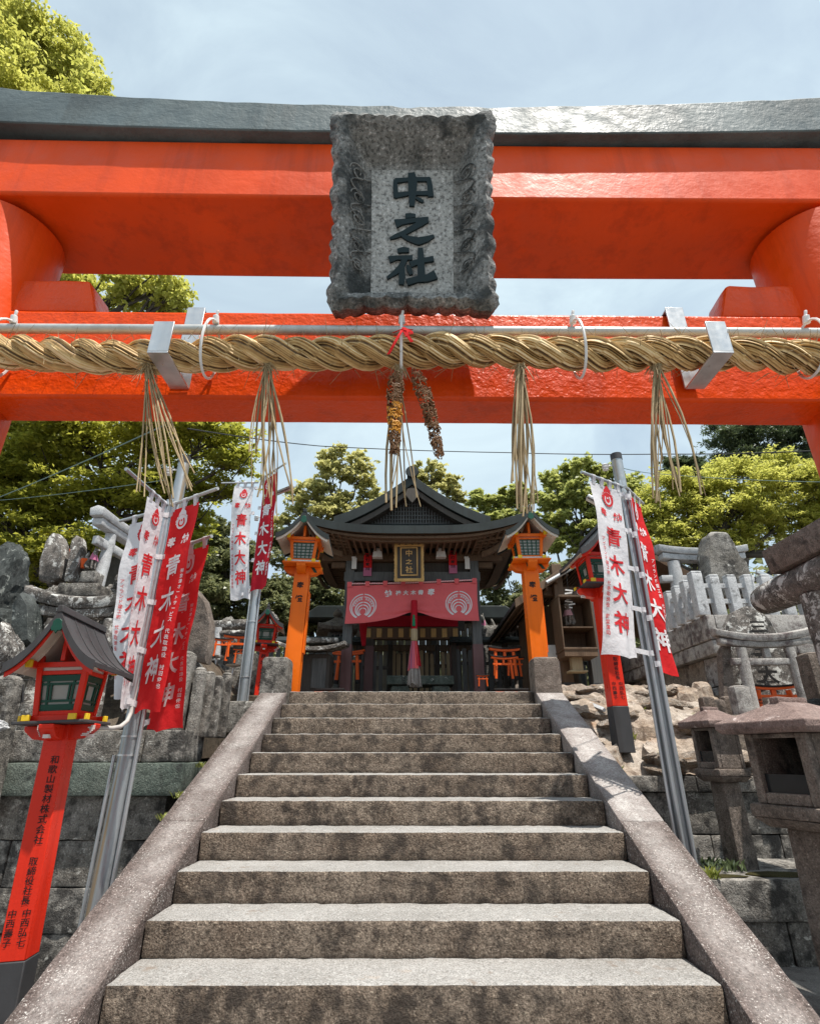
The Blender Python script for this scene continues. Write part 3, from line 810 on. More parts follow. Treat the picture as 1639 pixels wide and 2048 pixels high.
    def rz(x): return ze + gable_z(x, hw, hh)
    mb = MB(); thk = .035 * s
    top = [(x, rz(x) + thk) for x in xs]; bot = [(x, rz(x)) for x in xs]
    poly = top + bot[::-1]
    mb.loft([[(x, y, zz) for x, zz in poly] for y in (-dp, -dp * .9, dp * .9, dp)], cap=False)
    m = len(poly)
    for off, y in ((0, -dp), (3, dp)):
        for i in range(2 * n):
            a = [off * m + i, off * m + i + 1, off * m + m - 2 - i, off * m + m - 1 - i]
            mb.f.append(tuple(a)); mb.m.append(0)
    rf = mb.build('roof', RF, t, smooth=30)
    for (y0_, y1_) in ((-dp - .016 * s, -dp - .0005), (dp + .0005, dp + .016 * s)):
        mb = MB(); mb.loft([[(x, y0_, rz(x) - .028 * s), (x, y1_, rz(x) - .028 * s), (x, y1_, rz(x) + thk + .012 * s), (x, y0_, rz(x) + thk + .012 * s)] for x in xs])
        mb.build('barge_board', RF, rf)
    mb = MB()
    for i in range(2 * n):
        x0_, x1_ = xs[i] * .96, xs[i + 1] * .96
        mb.loft([[(x, -dp + .004, rz(x / .96) - .055 * s), (x, -dp + .016 * s, rz(x / .96) - .055 * s), (x, -dp + .016 * s, rz(x / .96) - .0005), (x, -dp + .004, rz(x / .96) - .0005)] for x in (x0_, x1_)])
    mb.build('gable_trim', P if red else M['soffit'], rf)
    mb = MB()
    for q in (-1, 1):
        mb.loft([[(q * x, y, rz(x) - .003) for x in xs[n:]] for y in (-dp * .94, dp * .94)], closed=False, cap=False)
    for y in (-bw1 - .02 * s,):
        mb.add([(0, y, rz(0) - .01)] + [(x * .9, y, rz(x * .9 / .9) - .012) for x in xs], [(0, i + 1, i + 2) for i in range(2 * n)])
    mb.build('soffit', M['soffit'], rf)
    mb = MB(); r0 = .055 * s
    gp = [(0, -1.35), (.35, -.9), (.75, -.95), (1, -.45), (.75, 0), (.8, .45), (.3, .8), (-.3, .8), (-.8, .45), (-.75, 0), (-1, -.45), (-.75, -.95), (-.35, -.9)]
    mb.prism([(x * r0 * .8, rz(0) - .075 * s + zz * r0) for x, zz in gp], -dp - .018 * s, -dp - .004); mb.build('gable_pendant', M['green'], rf, bev=.003)
    mb = MB()
    mb.prism([(-.026 * s, rz(0) + thk - .012), (.026 * s, rz(0) + thk - .012), (.018 * s, rz(0) + thk + .04 * s), (-.018 * s, rz(0) + thk + .04 * s)], -dp - .02 * s, dp + .02 * s); mb.build('ridge', RF, rf, bev=.004)
    mb = MB()
    for q in (-1, 1):
        for yy in (-.45, 0, .45):
            mb.loft([[(q * x, y, rz(x) + thk + d) for y, d in ((yy * dp - .006, -.002), (yy * dp + .006, -.002), (yy * dp + .006, .008 * s), (yy * dp - .006, .008 * s))] for x in xs[n:]])
    mb.build('roof_seam', RF, rf)['kind'] = 'stuff'
    if texts:
        mb = MB(); letters(mb, texts, lambda u, v, l: (u, -pw / 2 * (1 - .07 * max(0, (v - foot) / max(.1, post_h - foot))) - .0025, v), .010 if red else .03)
        mb.build('lettering', M['ink'], t, smooth=0)
    return t
a_ = column('和歌山製材株式会社', .022, 1.16, .048, .05, .058) + column('取締役社長', .014, .585, .046, .05, .058)
RED_TXT = lambda pw, foot, top: [(c, (.012 + .0), top - .09 - i * .078, .062, .056) for i, c in enumerate('和歌山製材株式会社')]
def red_text(foot, top):
    L = top - foot; it = []
    z = top - .10 * L
    for i, c in enumerate('和歌山製材株式会社'): it.append((c, .020, z, .050, .047)); z -= .048 * L
    z -= .05 * L
    for i, c in enumerate('取締役社長'): it.append((c, .016, z, .047, .043)); z -= .042 * L
    z -= .012 * L
    for i, c in enumerate('中西弘七'): it.append((c, .034, z - i * .040 * L, .046, .040))
    for i, c in enumerate('中西壽子'): it.append((c, -.036, z - i * .040 * L, .046, .040))
    return it
G = 'painted post lanterns along the stairs'
lantern('post_lantern', 'vermilion post lantern with black gabled roof standing in front left, its lettered post in view', (-1.99, 3.50, .12), R(5), 'red', 1.645, .138, .53, red_text(.53, 1.56), G, lean=R(-2.6), s=.755, hs=1.17)
lantern('post_lantern', 'vermilion post lantern half hidden behind the white banner on the right slope', (2.06, 5.75, 1.62), R(3), 'red', 1.62, .155, .42, red_text(.42, 1.50), G, lean=R(.0), s=.92)
lantern('post_lantern', 'small faded vermilion post lantern behind the left end post', (-2.42, 9.2, TOPZ - .01), R(10), 'red', .97, .15, .1, [('献', 0, .80, .075, .07), ('燈', 0, .70, .075, .07)] + column('昭和五十年奉納', 0, .58, .045, .04, .05), G, lean=R(1), s=.85)
OT = [('奉', .0, 1.45, .10, .092), ('燈', .0, 1.26, .10, .098)]
lantern('post_lantern', 'tall orange post lantern with green grid windows standing left of the stair head', (-1.53, 7.32, TOPZ - .02), R(3), 'orange', 1.72, .215, 0, OT, G, lean=R(1.2), s=1.0)
lantern('post_lantern', 'tall orange post lantern with green grid windows standing right of the stair head', (1.675, 7.30, TOPZ - .02), R(0), 'orange', 1.76, .215, 0, OT, G, lean=R(-.3), s=1.0)

# ================================================================ BANNERS ON POLES
def polar(mb, fn, r0, r1, c, S, a0=0, a1=2 * PI, n=48, m=3, lift=.002):
    vs = []; fs = []
    for i in range(n + 1):
        a = a0 + (a1 - a0) * i / n
        for k in range(m + 1):
            q = r0(a) + (r1(a) - r0(a)) * k / m
            vs.append(fn(c[0] + math.cos(a) * q * S, c[1] + math.sin(a) * q * S, lift))
    for i in range(n):
        for k in range(m):
            b = i * (m + 1) + k; fs.append((b, b + 1, b + m + 2, b + m + 1))
    mb.add(vs, fs)
def flame(a):
    d = math.degrees(a) % 360; r = .5
    if 15 < d < 190:
        r += .10 * abs(math.sin(R(d) * 7)) + .38 * math.exp(-((d - 88) / 24) ** 2)
    return r
def crest(fn, c, S, A, B):
    """flame jewel: A and B are the builders of the two printed colours"""
    polar(A, fn, lambda a: .001, flame, c, S, lift=.003)
    polar(B, fn, lambda a: .17 + .12 * max(0, -math.sin(a)), lambda a: .26 + .14 * max(0, -math.sin(a)) + .02, (c[0], c[1] + .06 * S), S, R(150), R(405), lift=.0045)
    polar(B, fn, lambda a: .001, lambda a: .07, (c[0], c[1] + .1 * S), S, lift=.0045, m=1, n=16)
    for k in range(9):
        a = R(28 + k * 15)
        cc = (c[0] + math.cos(a) * .5 * S, c[1] + math.sin(a) * .5 * S)
        polar(B, fn, lambda q: .001, lambda q: .026, cc, S, lift=.0045, m=1, n=8)
SIDE1 = '㈲京津オートサービス 代表取締役 村田俊也'
SIDE2 = 'アイランド建工㈱ 代表取締役 藤堂清司'
BG = 'dedication banners on the poles'
def banner(label, P0, yaw, wd, ht, white, side, seed, amp=.03, pole_down=0, over=.14, sway=(0, 0), narrow=0, twist=0, tabs=3, crim=False):
    """P0 = inner end of the crossbar; the bar runs along yaw; the cloth hangs from it"""
    d = Vector((math.cos(yaw), math.sin(yaw), 0))
    n = Vector((-d.y, d.x, 0))
    if n.dot(Vector((0, 0, 0)) - Vector((P0.x, P0.y, 0))) < 0: n = -n
    rd = (-n).cross(Vector((0, 0, 1)))
    flip = rd.dot(d) < 0
    t = thing('banner', label, 'banner', P0, 0, BG)
    random.seed(seed); p1, p2 = random.uniform(0, 6), random.uniform(0, 6)
    gap = .06
    def fn(u, v, l=0):
        """u from 0 (pole) to wd along the bar, v downwards from 0 to -ht"""
        q = -v / ht
        k = 1 - narrow * q
        uu = u * k
        rip = amp * (.25 + q) * math.sin(u / wd * 5.2 + p1 + q * 3.2) + amp * .45 * math.sin(u / wd * 10 + p2 - q * 5) * (.2 + q) + amp * .25 * math.sin(q * 17 + p1 + u * 6)
        a = twist * q
        p = d * (uu * math.cos(a)) + n * (rip * (.3 + .7 * u / wd) + uu * math.sin(a))
        p += d * (sway[0] * q * q) + n * (sway[1] * q * q) + Vector((0, 0, v - gap + .012 * math.sin(u / wd * 8 + p2) * q))
        return p + n * l
    def tx(u, v, l):
        return fn((wd - u) if flip else u, v, .006 + l)
    nu, nv = 40, 150
    mb = MB(); vs = [fn(.03 + (wd - .03) * i / nu, -ht * j / nv) for j in range(nv + 1) for i in range(nu + 1)]
    mb.add(vs, [(j * (nu + 1) + i, j * (nu + 1) + i + 1, (j + 1) * (nu + 1) + i + 1, (j + 1) * (nu + 1) + i) for j in range(nv) for i in range(nu)])
    cl_ = mb.build('cloth', M['cloth_w'] if white else (M['cloth_c'] if crim else M['cloth_r']), t, smooth=60)
    A, B = MB(), MB()
    crest(tx, (wd / 2, -.085 * ht), wd * .33, A, B)
    letters(A, [('奉', wd * .27, -.185 * ht, wd * .25, ht * .055), ('納', wd * .73, -.185 * ht, wd * .25, ht * .055)], tx, .03)
    letters(A, [(c, wd * .5, -ht * (.325 + .165 * i), wd * .52, ht * .125) for i, c in enumerate('青木大神')], tx, .022)
    xs = .88 if not white else .12
    step = ht * .56 / len(side)
    letters(A, [(c, wd * xs, -ht * .36 - i * step, wd * .105, step * .86) for i, c in enumerate(side) if c != ' '], tx, .012)
    A.build('lettering', M['print_r'] if white else M['print_w'], cl_, smooth=0)
    B.build('crest_detail', M['cloth_w'] if white else M['cloth_r'], cl_, smooth=0)
    mb = MB(); mb.tube([d * -.03, d * (wd + over)], .0135, 12); mb.build('crossbar', M['galv2'] if white else M['rail'], t)
    if pole_down:
        mb = MB(); mb.tube([Vector((0, 0, .05)) - d * .012, Vector((0, 0, -pole_down)) - d * .012], .0165, 12); mb.build('banner_pole', M['galv2'], t)
    for i in range(tabs):
        u = .05 + (wd - .1) * i / max(1, tabs - 1)
        c = fn(u, 0); mb = MB()
        rings = []
        for k in range(11):
            a = -PI * .5 + 2 * PI * k / 10
            rr = .017
            z = math.sin(a) * rr; y = math.cos(a) * rr
            if k in (0, 10):
                pt = c + Vector((0, 0, -.02)) + n * (.003 if k == 0 else -.003)
            else: pt = Vector((c.x, c.y, 0)) * 0 + d * u + n * y + Vector((0, 0, z))
            rings.append([pt - d * .02, pt + d * .02])
        mb.loft(rings, cap=False, closed=False); mb.build('loop', M['cloth_w'], t)
    for k in range(5):
        v = -ht * (.02 + .235 * k)
        c = Vector((0, 0, v - gap)) - d * .012; mb = MB()
        ring = []
        for q in range(13):
            a = 2 * PI * q / 12
            pt = c + d * (math.cos(a) * .022) + n * (math.sin(a) * .022)
            ring.append([pt + Vector((0, 0, -.02)), pt + Vector((0, 0, .02))])
        mb.loft(ring, cap=False, closed=False)
        e0, e1 = c + d * .018, fn(.05, v)
        mb.add([e0 + Vector((0, 0, .02)), e0 - Vector((0, 0, .02)), e1 - Vector((0, 0, .02)) + n * .003, e1 + Vector((0, 0, .02)) + n * .003], [(0, 1, 2, 3)])
        mb.build('side_tab', M['cloth_w'], t)
    return t
def pole(label, loc, h, r0, r1, conds, group='steel poles beside the stairs', cap=True, straps=()):
    t = thing('steel_pole', label, 'pole', loc, 0, group)
    mb = MB(); mb.tube([(0, 0, -.1), (0, 0, h * .5), (0, 0, h)], [r0, (r0 + r1) / 2, r1], 24); mb.build('shaft', M['galv'], t)
    for dx, dy, r, z0, z1 in conds:
        mb = MB(); mb.tube([(dx, dy, z0), (dx, dy, z1)], r, 12); mb.build('conduit', M['galv2'], t)
    for z in straps:
        mb = MB(); k = (r0 + (r1 - r0) * z / h) + .006
        mb.lathe([(k, z - .006), (k, z + .006)], 24); mb.build('strap', M['alu'], t)
    if cap:
        mb = MB(); mb.lathe([(r1 + .004, h - .06), (r1 + .004, h + .003), (r1 * .5, h + .01)], 24); mb.build('pole_cap', M['roofmetal'], t)
    mb = MB()
    for sx in (-1,):
        mb.tube([(sx * (r1 + .005), 0, h - .12), (sx * (r1 + .06), 0, h - .12)], .008, 8)
        mb.lathe([(.012, h - .17), (.03, h - .165), (.018, h - .15), (.034, h - .14), (.018, h - .125), (.034, h - .115), (.012, h - .1)], 14, Matrix.Translation((sx * (r1 + .07), 0, 0)))
    mb.build('insulator', M['plastic'], t)
    return t
# front left pole
PL = Vector((-1.95, 4.14, .3))
pole('thick galvanised pole at the left kerb with rusty streak and grey conduits', PL, 3.66, .075, .045, ((-.080, -.03, .012, -.1, 1.3), (.078, -.045, .0135, -.1, 1.95), (.045, -.06, .012, 1.6, 3.2)), straps=(1.30, 1.42))
mb = MB(); q0 = Vector((-2.20, 3.72, 1.885))
mb.tube([at(196, 1455, 3.62), at(222, 1457, 3.75), at(240, 1454, 3.88), at(254, 1443, 3.98), at(262, 1425, 4.02), at(268, 1395, 4.03), at(276, 1355, 4.035)], .014, 12)
tag(mb.build('conduit_pipe', M['pvc']), 'bent grey plastic conduit from the near left lantern to the pole', 'pipe')
def topP(px, py, Y): return at(px, py, Y)
pA = topP(326, 1020, 4.12); pB = topP(334, 1010, 4.00); pC = topP(343, 1010, 4.02); pD = topP(350, 1098, 4.22)
banner('grey shaded white banner hanging behind the front left pole, crest at its top', pA, R(153.7), .38, 1.42, True, SIDE2, 1, .03, pole_down=1.5, over=.14, sway=(-.27, 0))
banner('white banner seen nearly edge on at the front left pole, facing the stairs', pB, R(-94), .29, 1.50, True, SIDE2, 2, .015, pole_down=1.4, over=.32, sway=(-.05, .0), narrow=.5)
banner('front red banner on the left pole, white flame crest near its top', pC, R(-32.6), .36, 1.52, False, SIDE1, 3, .03, pole_down=1.5, over=.2, sway=(-.02, 0))
banner('longer red banner behind the other on the left pole, white side text in full view', pD, R(-36), .46, 1.33, False, SIDE1, 4, .03, pole_down=0, over=.03, sway=(.02, .0))
# back left pole
pole('slim galvanised pole with two small banners behind the left kerb', (-2.07, 7.15, 2.0), 2.82, .062, .045, ((.065, -.03, .012, 0, 2.6), (-.06, -.03, .010, 0, 2.6)), straps=(.5, 1.2))
pE = topP(512, 965, 7.1); pF = topP(527, 955, 7.06)
banner('small white banner with red lettering on the back left pole', pE, R(178), .31, 1.68, True, SIDE2, 5, .035, over=.2, sway=(-.16, 0), tabs=3)
banner('small crimson banner with white lettering on the back left pole', pF, R(-46), .40, 1.66, False, SIDE2, 6, .03, over=.2, sway=(.02, 0), crim=True)
# right pole
pole('thick galvanised pole at the right kerb with three grey tubes strapped to it', (2.0, 4.63, .45), 3.82, .072, .05, ((-.075, -.045, .014, -.1, 3.5), (-.04, -.075, .014, -.1, 3.5), (.02, -.085, .0145, -.1, 3.4)), straps=(.35, 1.9))
pG = topP(1240, 972, 4.52); pH = topP(1252, 976, 4.50)
banner('white banner with bold red lettering on the right pole', pG, R(-148), .42, 1.52, True, SIDE2, 7, .035, over=.1, sway=(.13, 0), tabs=4)
banner('red banner folded back beside the white one on the right pole', pH, R(50), .36, 1.58, False, SIDE2, 8, .04, over=.08, sway=(.04, 0), tabs=3)
# end of fluorescent tube lamps on poles
for p0, p1, lb in (((1172, 995, 4.9), (1235, 1030, 4.9), 'slim white tube lamp fixed to the right pole behind the white banner'), ((552, 988, 7.3), (585, 975, 6.9), 'slim tube lamp fixed to the back left pole behind the red banner')):
    a, b = at(*p0), at(*p1); dv = (b - a).normalized()
    t = thing('tube_lamp', lb, 'lamp', a, 0, 'tube lamps on the poles')
    mb = MB(); L = (b - a).length; q = dv.to_track_quat('X', 'Z').to_matrix().to_4x4()
    mb.box(0, L, -.035, .035, .0, .03, q); mb.build('housing', M['alu'], t, bev=.005)
    mb = MB(); mb.tube([q @ Vector((.01, 0, -.016)), q @ Vector((L - .01, 0, -.016))], .014, 10); mb.build('tube', M['soffit'], t)
# cables
def cable(label, pts, r, mat, sag=0):
    P = [at(*p) for p in pts]; out = []
    for a, b in zip(P, P[1:]):
        for k in range(12):
            f = k / 12; out.append(a.lerp(b, f) - Vector((0, 0, 4 * sag * f * (1 - f))))
    out.append(P[-1])
    mb = MB(); mb.tube(out, r, 6); return tag(mb.build('cable', mat), label, 'cable', 'overhead cables')
cable('black twin cable sagging across the sky below the torii', [(375, 857, 5.4), (640, 892, 8.5), (1010, 905, 9.0), (1330, 908, 8), (1660, 900, 6)], .008, M['cable'], .02)
cable('pale green cable running from the left edge up to the front left pole', [(-30, 1006, 6), (330, 850, 4.3)], .006, M['cable_g'], .02)
cable('thin pale cable low across the left trees', [(-30, 1003, 7), (330, 960, 4.4)], .004, M['cable_g'], .02)
cable('thin cable from the right pole to the right edge below the conifers', [(1215, 928, 4.7), (1320, 948, 5.2), (1660, 964, 6)], .004, M['cable_g'], .02)
cable('dark cable from the back left pole down to the left', [(505, 905, 7.2), (440, 985, 8), (400, 1040, 8.6)], .008, M['cable'], .02)
# ================================================================ SHRINE PAVILION
SX, SY = .045, 11.05
sh = thing('shrine_pavilion', 'dark timber shrine pavilion with curved gabled roof at the head of the stairs', 'shrine', (SX, SY, TOPZ))
for s in (-1, 1):
    for yy, wv in ((0, .19), (2.3, .20)):
        mb = MB(); mb.fru(.004, wv, wv, 3.3, wv * .95, wv * .95, s * (1.30 if yy == 0 else 1.02), yy)
        pl = mb.build('pillar', M['wood_grey'] if yy == 0 else M['wood_dark'], sh, bev=.008)
        mb = MB(); mb.fru(.002, wv + .012, wv + .012, 1.32 if yy == 0 else 1.7, wv + .011, wv + .011, s * (1.30 if yy == 0 else 1.02), yy); mb.build('copper_sheath', M['maroon'], pl, bev=.006)
        mb = MB(); mb.fru(.0, wv + .12, wv + .12, .06, wv + .08, wv + .08, s * (1.30 if yy == 0 else 1.02), yy); mb.build('base_stone', M['block'], pl, bev=.01)
def pbeam(name, x0, x1, y0, y1, z0, z1, mat, bev=.008):
    mb = MB(); mb.box(x0, x1, y0, y1, z0, z1); return mb.build(name, mat, sh, bev=bev)
pbeam('tie_beam', -1.42, 1.42, -.085, .085, 2.62, 2.82, M['wood_grey'])
pbeam('head_beam', -1.9, 1.9, -.10, .10, 3.06, 3.24, M['wood_brown'])
for s in (-1, 1):
    pbeam('side_beam', s * 1.30 - .08, s * 1.30 + .08, .1, 2.6, 3.0, 3.22, M['wood_dark'])
    pbeam('beam_nose', s * 1.55 - .15, s * 1.55 + .15, -.05, .05, 2.92, 3.04, M['wood_brown'])
    mb = MB(); mb.loft([[(s * (1.42 + .5 * f), y, 3.06 + .22 * f * f + d) for y, d in ((-.5 - .4 * f, -.06), (-.4 - .4 * f, -.06), (-.4 - .4 * f, .06), (-.5 - .4 * f, .06))] for f in (0, .25, .5, .75, 1)]); mb.build('hip_rafter', M['wood_rafter'], sh, bev=.006)
pbeam('rear_beam', -1.1, 1.1, 2.2, 2.4, 1.86, 2.15, M['wood_brown'])
pbeam('frieze_board', -1.2, 1.2, .02, .05, 2.83, 3.05, M['wood_dark'])
for k in range(9):
    x = -1.05 + k * .2625; mb = MB(); mb.box(x - .06, x + .06, 2.186, 2.198, 1.90, 2.11); mb.build('gilt_panel', M['gold'], sh)
mb = MB(); mb.box(-1.12, 1.12, 2.18, 2.195, 2.16, 2.42); mb.build('red_drape', M['cloth_c'], sh)
pbeam('rafter_infill', -1.9, 1.9, .11, .14, 3.28, 3.72, M['wood_dark'])
pbeam('rear_board', -1.3, 1.3, 2.41, 2.44, 2.1, 3.24, M['wood_dark'])
for s in (-1, 1): pbeam('side_board', s * 1.25 - .015, s * 1.25 + .015, .2, 2.4, 2.7, 3.0, M['wood_dark'])
mb = MB(); mb.box(-1.28, 1.28, .05, 2.9, 3.245, 3.275); mb.build('ceiling', M['wood_dark'], sh)
# eaves: curved skirt
HW, Y0, Y1 = 2.17, -1.25, 3.2
def eave_pts(n=20, inset=0, dz=0):
    P = []
    hw, y0, y1 = HW - inset, Y0 + inset, Y1 - inset
    def up(f): return .27 * abs(f) ** 3.2
    for i in range(n): f = -1 + 2 * i / n; P.append((hw * f, y0, up(f)))
    for i in range(n): f = -1 + 2 * i / n; P.append((hw, y0 + (y1 - y0) * (f + 1) / 2, up(f)))
    for i in range(n): f = 1 - 2 * i / n; P.append((hw * f, y1, up(f)))
    for i in range(n): f = 1 - 2 * i / n; P.append((-hw, y0 + (y1 - y0) * (f + 1) / 2, up(f)))
    return [(x, y, 3.22 + z + dz) for x, y, z in P]
def lerp(a, b, f): return tuple(p + (q - p) * f for p, q in zip(a, b))
E0 = eave_pts(); E1 = eave_pts(dz=.165)
inner = []
n = 20
IX, IY0, IY1, IZ = 1.42, -.35, 2.3, 3.80
for i in range(n): f = -1 + 2 * i / n; inner.append((IX * f, IY0, IZ))
for i in range(n): f = i / n; inner.append((IX, IY0 + (IY1 - IY0) * f, IZ))
for i in range(n): f = 1 - 2 * i / n; inner.append((IX * f, IY1, IZ))
for i in range(n): f = 1 - i / n; inner.append((-IX, IY0 + (IY1 - IY0) * f, IZ))
rings = [[(x * .97, (y - 1) * .97 + 1, z + .02) for x, y, z in E0], E0, E1]
for k in range(1, 7):
    f = k / 6
    rings.append([(lerp(a, b, f)[0], lerp(a, b, f)[1], a[2] + (b[2] - a[2]) * (f * f * .6 + f * .4)) for a, b in zip(E1, inner)])
mb = MB(); mb.loft(rings, cap=False); rf = mb.build('eaves_roof', M['roofgreen'], sh, smooth=40)
mb = MB(); U = eave_pts(inset=.06, dz=-.0); U2 = [(x * .6, (y - 1) * .58 + 1, 3.27) for x, y, z in U]
mb.loft([[(x, y, z + .018) for x, y, z in U], U2], cap=False); mb.build('eave_boarding', M['wood_brown'], sh, smooth=40)
for dzz, ins, th in ((-.012, .10, .05), (-.05, .22, .045)):
    A1 = eave_pts(inset=ins, dz=dzz); A2 = eave_pts(inset=ins + .10, dz=dzz); A3 = eave_pts(inset=ins + .10, dz=dzz - th); A4 = eave_pts(inset=ins, dz=dzz - th)
    mb = MB(); mb.loft([A1, A2, A3, A4, A1], cap=False); mb.build('eave_moulding', M['wood_rafter'], sh, smooth=40)
mb = MB()
for k in range(31):
    x = -1.95 + 3.9 * k / 30
    zz = 3.22 + .27 * abs(x / HW) ** 3.2
    mb.loft([[(x - .022, Y0 + .12, zz - .055), (x + .022, Y0 + .12, zz - .055), (x + .022, Y0 + .12, zz + .0), (x - .022, Y0 + .12, zz + .0)],
             [(x * .97 - .022, -.1, 3.17), (x * .97 + .022, -.1, 3.17), (x * .97 + .022, -.1, 3.24), (x * .97 - .022, -.1, 3.24)]])
for s in (-1, 1):
    for k in range(24):
        y = -.85 + 3.8 * k / 23; f = 2 * (y - Y0) / (Y1 - Y0) - 1; zz = 3.22 + .27 * abs(f) ** 3.2
        mb.loft([[(s * (HW - .12), y - .022, zz - .055), (s * (HW - .12), y + .022, zz - .055), (s * (HW - .12), y + .022, zz), (s * (HW - .12), y - .022, zz)],
                 [(s * 1.3, y - .022, 3.19), (s * 1.3, y + .022, 3.19), (s * 1.3, y + .022, 3.24), (s * 1.3, y - .022, 3.24)]])
mb.build('rafters', M['wood_rafter'], sh)
# bamboo gutters along the side eaves
for s in (-1, 1):
    mb = MB(); pts = [(s * (HW + .03), Y0 + .1 + (Y1 - Y0 - .2) * k / 16, 3.17 + .27 * abs(2 * (k / 16) - 1) ** 3.2 * .85) for k in range(17)]
    mb.tube(pts, [.045 + .008 * (k % 3 == 0) for k in range(17)], 12); mb.build('bamboo_gutter', M['wood_rafter'], sh)
# upper gable
GA, GB, GH = 4.70, 3.72, 1.62
def gz(x): q = min(1, abs(x) / GH); return GB + (GA - GB) * (1 - q) * (1 - .42 * q)
xs = [-GH + 2 * GH * i / 36 for i in range(37)]
mb = MB()
poly_t = [(x, gz(x) + .11) for x in xs]; poly_b = [(x, gz(x)) for x in xs][::-1]
ring = poly_t + poly_b
mb.loft([[(x, y, z) for x, z in ring] for y in (-.62, -.5, 1, 2.5, 2.62)], cap=False)
m = len(ring)
for off in (0, 4):
    for i in range(36): mb.f.append((off * m + i, off * m + i + 1, off * m + m - 2 - i, off * m + m - 1 - i)); mb.m.append(0)
mb.build('gable_roof', M['roofgreen'], sh, smooth=35)
for k, (dy, dz0, dz1, sc_) in enumerate(((-.655, -.13, .10, 1.0), (-.60, -.27, -.135, .97))):
    mb = MB()
    rr = []
    for x in xs:
        z = gz(x)
        rr.append([(x * sc_, dy - .03, z + dz0), (x * sc_, dy + .03, z + dz0), (x * sc_, dy + .03, z + dz1), (x * sc_, dy - .03, z + dz1)])
    mb.loft(rr); mb.build('barge_board', M['roofgreen'] if k == 0 else M['wood_dark'], sh, bev=.006)
mb = MB(); pts = [(x * .93, -.30, gz(x) - .10) for x in xs]
mb.add([(0, -.30, GB - .02)] + pts, [(0, i + 1, i + 2) for i in range(36)]); mb.build('gable_wall', M['wood_dark'], sh)
mb = MB()
for k in range(33):
    x = -.96 + 1.92 * k / 32; z1 = gz(x) - .27
    if z1 > GB + .08: mb.box(x - .012, x + .012, -.37, -.345, GB + .02, z1)
for k in range(9):
    z = GB + .09 + .09 * k
    q = max([x for x in xs if gz(x) - .27 > z] or [0])
    if q > .05: mb.box(-q, q, -.343, -.325, z - .012, z + .012)
mb.build('gable_lattice', M['wood_grey'], sh)
mb = MB(); mb.prism([(-.10, GA - .24), (.10, GA - .24), (.15, GA - .38), (.05, GA - .52), (0, GA - .58), (-.05, GA - .52), (-.15, GA - .38)], -.70, -.66); mb.build('gable_pendant', M['wood_dark'], sh, bev=.01)
mb = MB(); mb.prism([(-.11, GA + .06), (.11, GA + .06), (.09, GA + .17), (.06, GA + .23), (-.06, GA + .23), (-.09, GA + .17)], -.70, 2.7); mb.build('ridge', M['roofgreen'], sh, bev=.02)
mb = MB(); mb.lathe([(.02, -.03), (.13, -.028), (.14, .0), (.13, .028), (.02, .03)], 20, Matrix.Translation((0, -.72, GA + .15)) @ Matrix.Rotation(PI / 2, 4, 'X')); mb.build('ridge_end_tile', M['roofgreen'], sh)

# things on the pavilion
a, b = at(818, 1163, 10.50), at(816, 1088, 10.34)
tl = math.atan2(a.y - b.y, b.z - a.z); Hh = (b - a).length
gp_ = thing('gilt_plaque', 'gilt framed black plaque with three gold characters under the pavilion eaves', 'plaque', a, rot=(tl, 0, R(-2)))
mb = MB(); mb.loft([rect_ring(0, Hh / 2, .29, Hh / 2, .02, 120), rect_ring(0, Hh / 2, .29, Hh / 2, -.05, 120, .014, .01, .006), rect_ring(0, Hh / 2, .262, Hh / 2 - .03, -.06, 120, .01), rect_ring(0, Hh / 2, .235, Hh / 2 - .06, -.03, 120)], cap=False); mb.build('frame', M['gold'], gp_)
mb = MB(); mb.box(-.236, .236, -.032, -.0, .055, Hh - .055); mb.build('panel', M['wood_dark'], gp_)
mb = MB()
for x0_, x1_, z0_, z1_ in ((-.175, -.15, .11, Hh - .07), (.15, .175, .11, Hh - .07), (-.149, .149, .11, .135), (-.149, .149, Hh - .095, Hh - .07)): mb.box(x0_, x1_, -.05, -.033, z0_, z1_)
mb.build('inner_frame', M['gold'], gp_, bev=.004)
mb = MB(); letters(mb, [('中', 0, Hh * .75, .15, .14), ('之', 0, Hh * .52, .14, .11), ('社', 0, Hh * .31, .15, .14)], lambda u, v, l: (u, -.036, v), .02); mb.build('inscription', M['gold'], gp_, smooth=0)
for px, lb in ((755, 'left'), (881, 'right')):
    p = at(px, 1106, 10.75)
    t = thing('eave_lamp', 'small white box lamp under the eaves %s of the gilt plaque' % lb, 'lamp', p, 0, 'box lamps under the eaves')
    mb = MB(); mb.fru(-.11, .21, .16, .09, .15, .12); mb.build('shade', M['white'], t, bev=.008)
    mb = MB(); mb.box(-.03, .03, -.02, .35, .095, .13); mb.build('arm', M['alu'], t)
for px, py, lb in ((735, 1129, 'left'), (905, 1124, 'right')):
    p = at(px, py, 10.93)
    t = thing('votive_card', 'tall red and pink paper card hung %s of the gilt plaque' % lb, 'votive card', p, 0, 'votive cards under the eaves')
    mb = MB(); mb.box(-.085, .085, -.006, .006, -.075, .25); mb.build('red_half', M['cloth_r'], t)
    mb = MB(); mb.box(-.085, .085, -.006, .006, -.25, -.0755); mb.build('pink_half', M['cloth_p'], t)
    mb = MB(); letters(mb, column('献灯奉納', .0, .19, .09, .075, .095), lambda u, v, l: (u, -.0085, v), .02); mb.build('lettering', M['ink'], t, smooth=0)
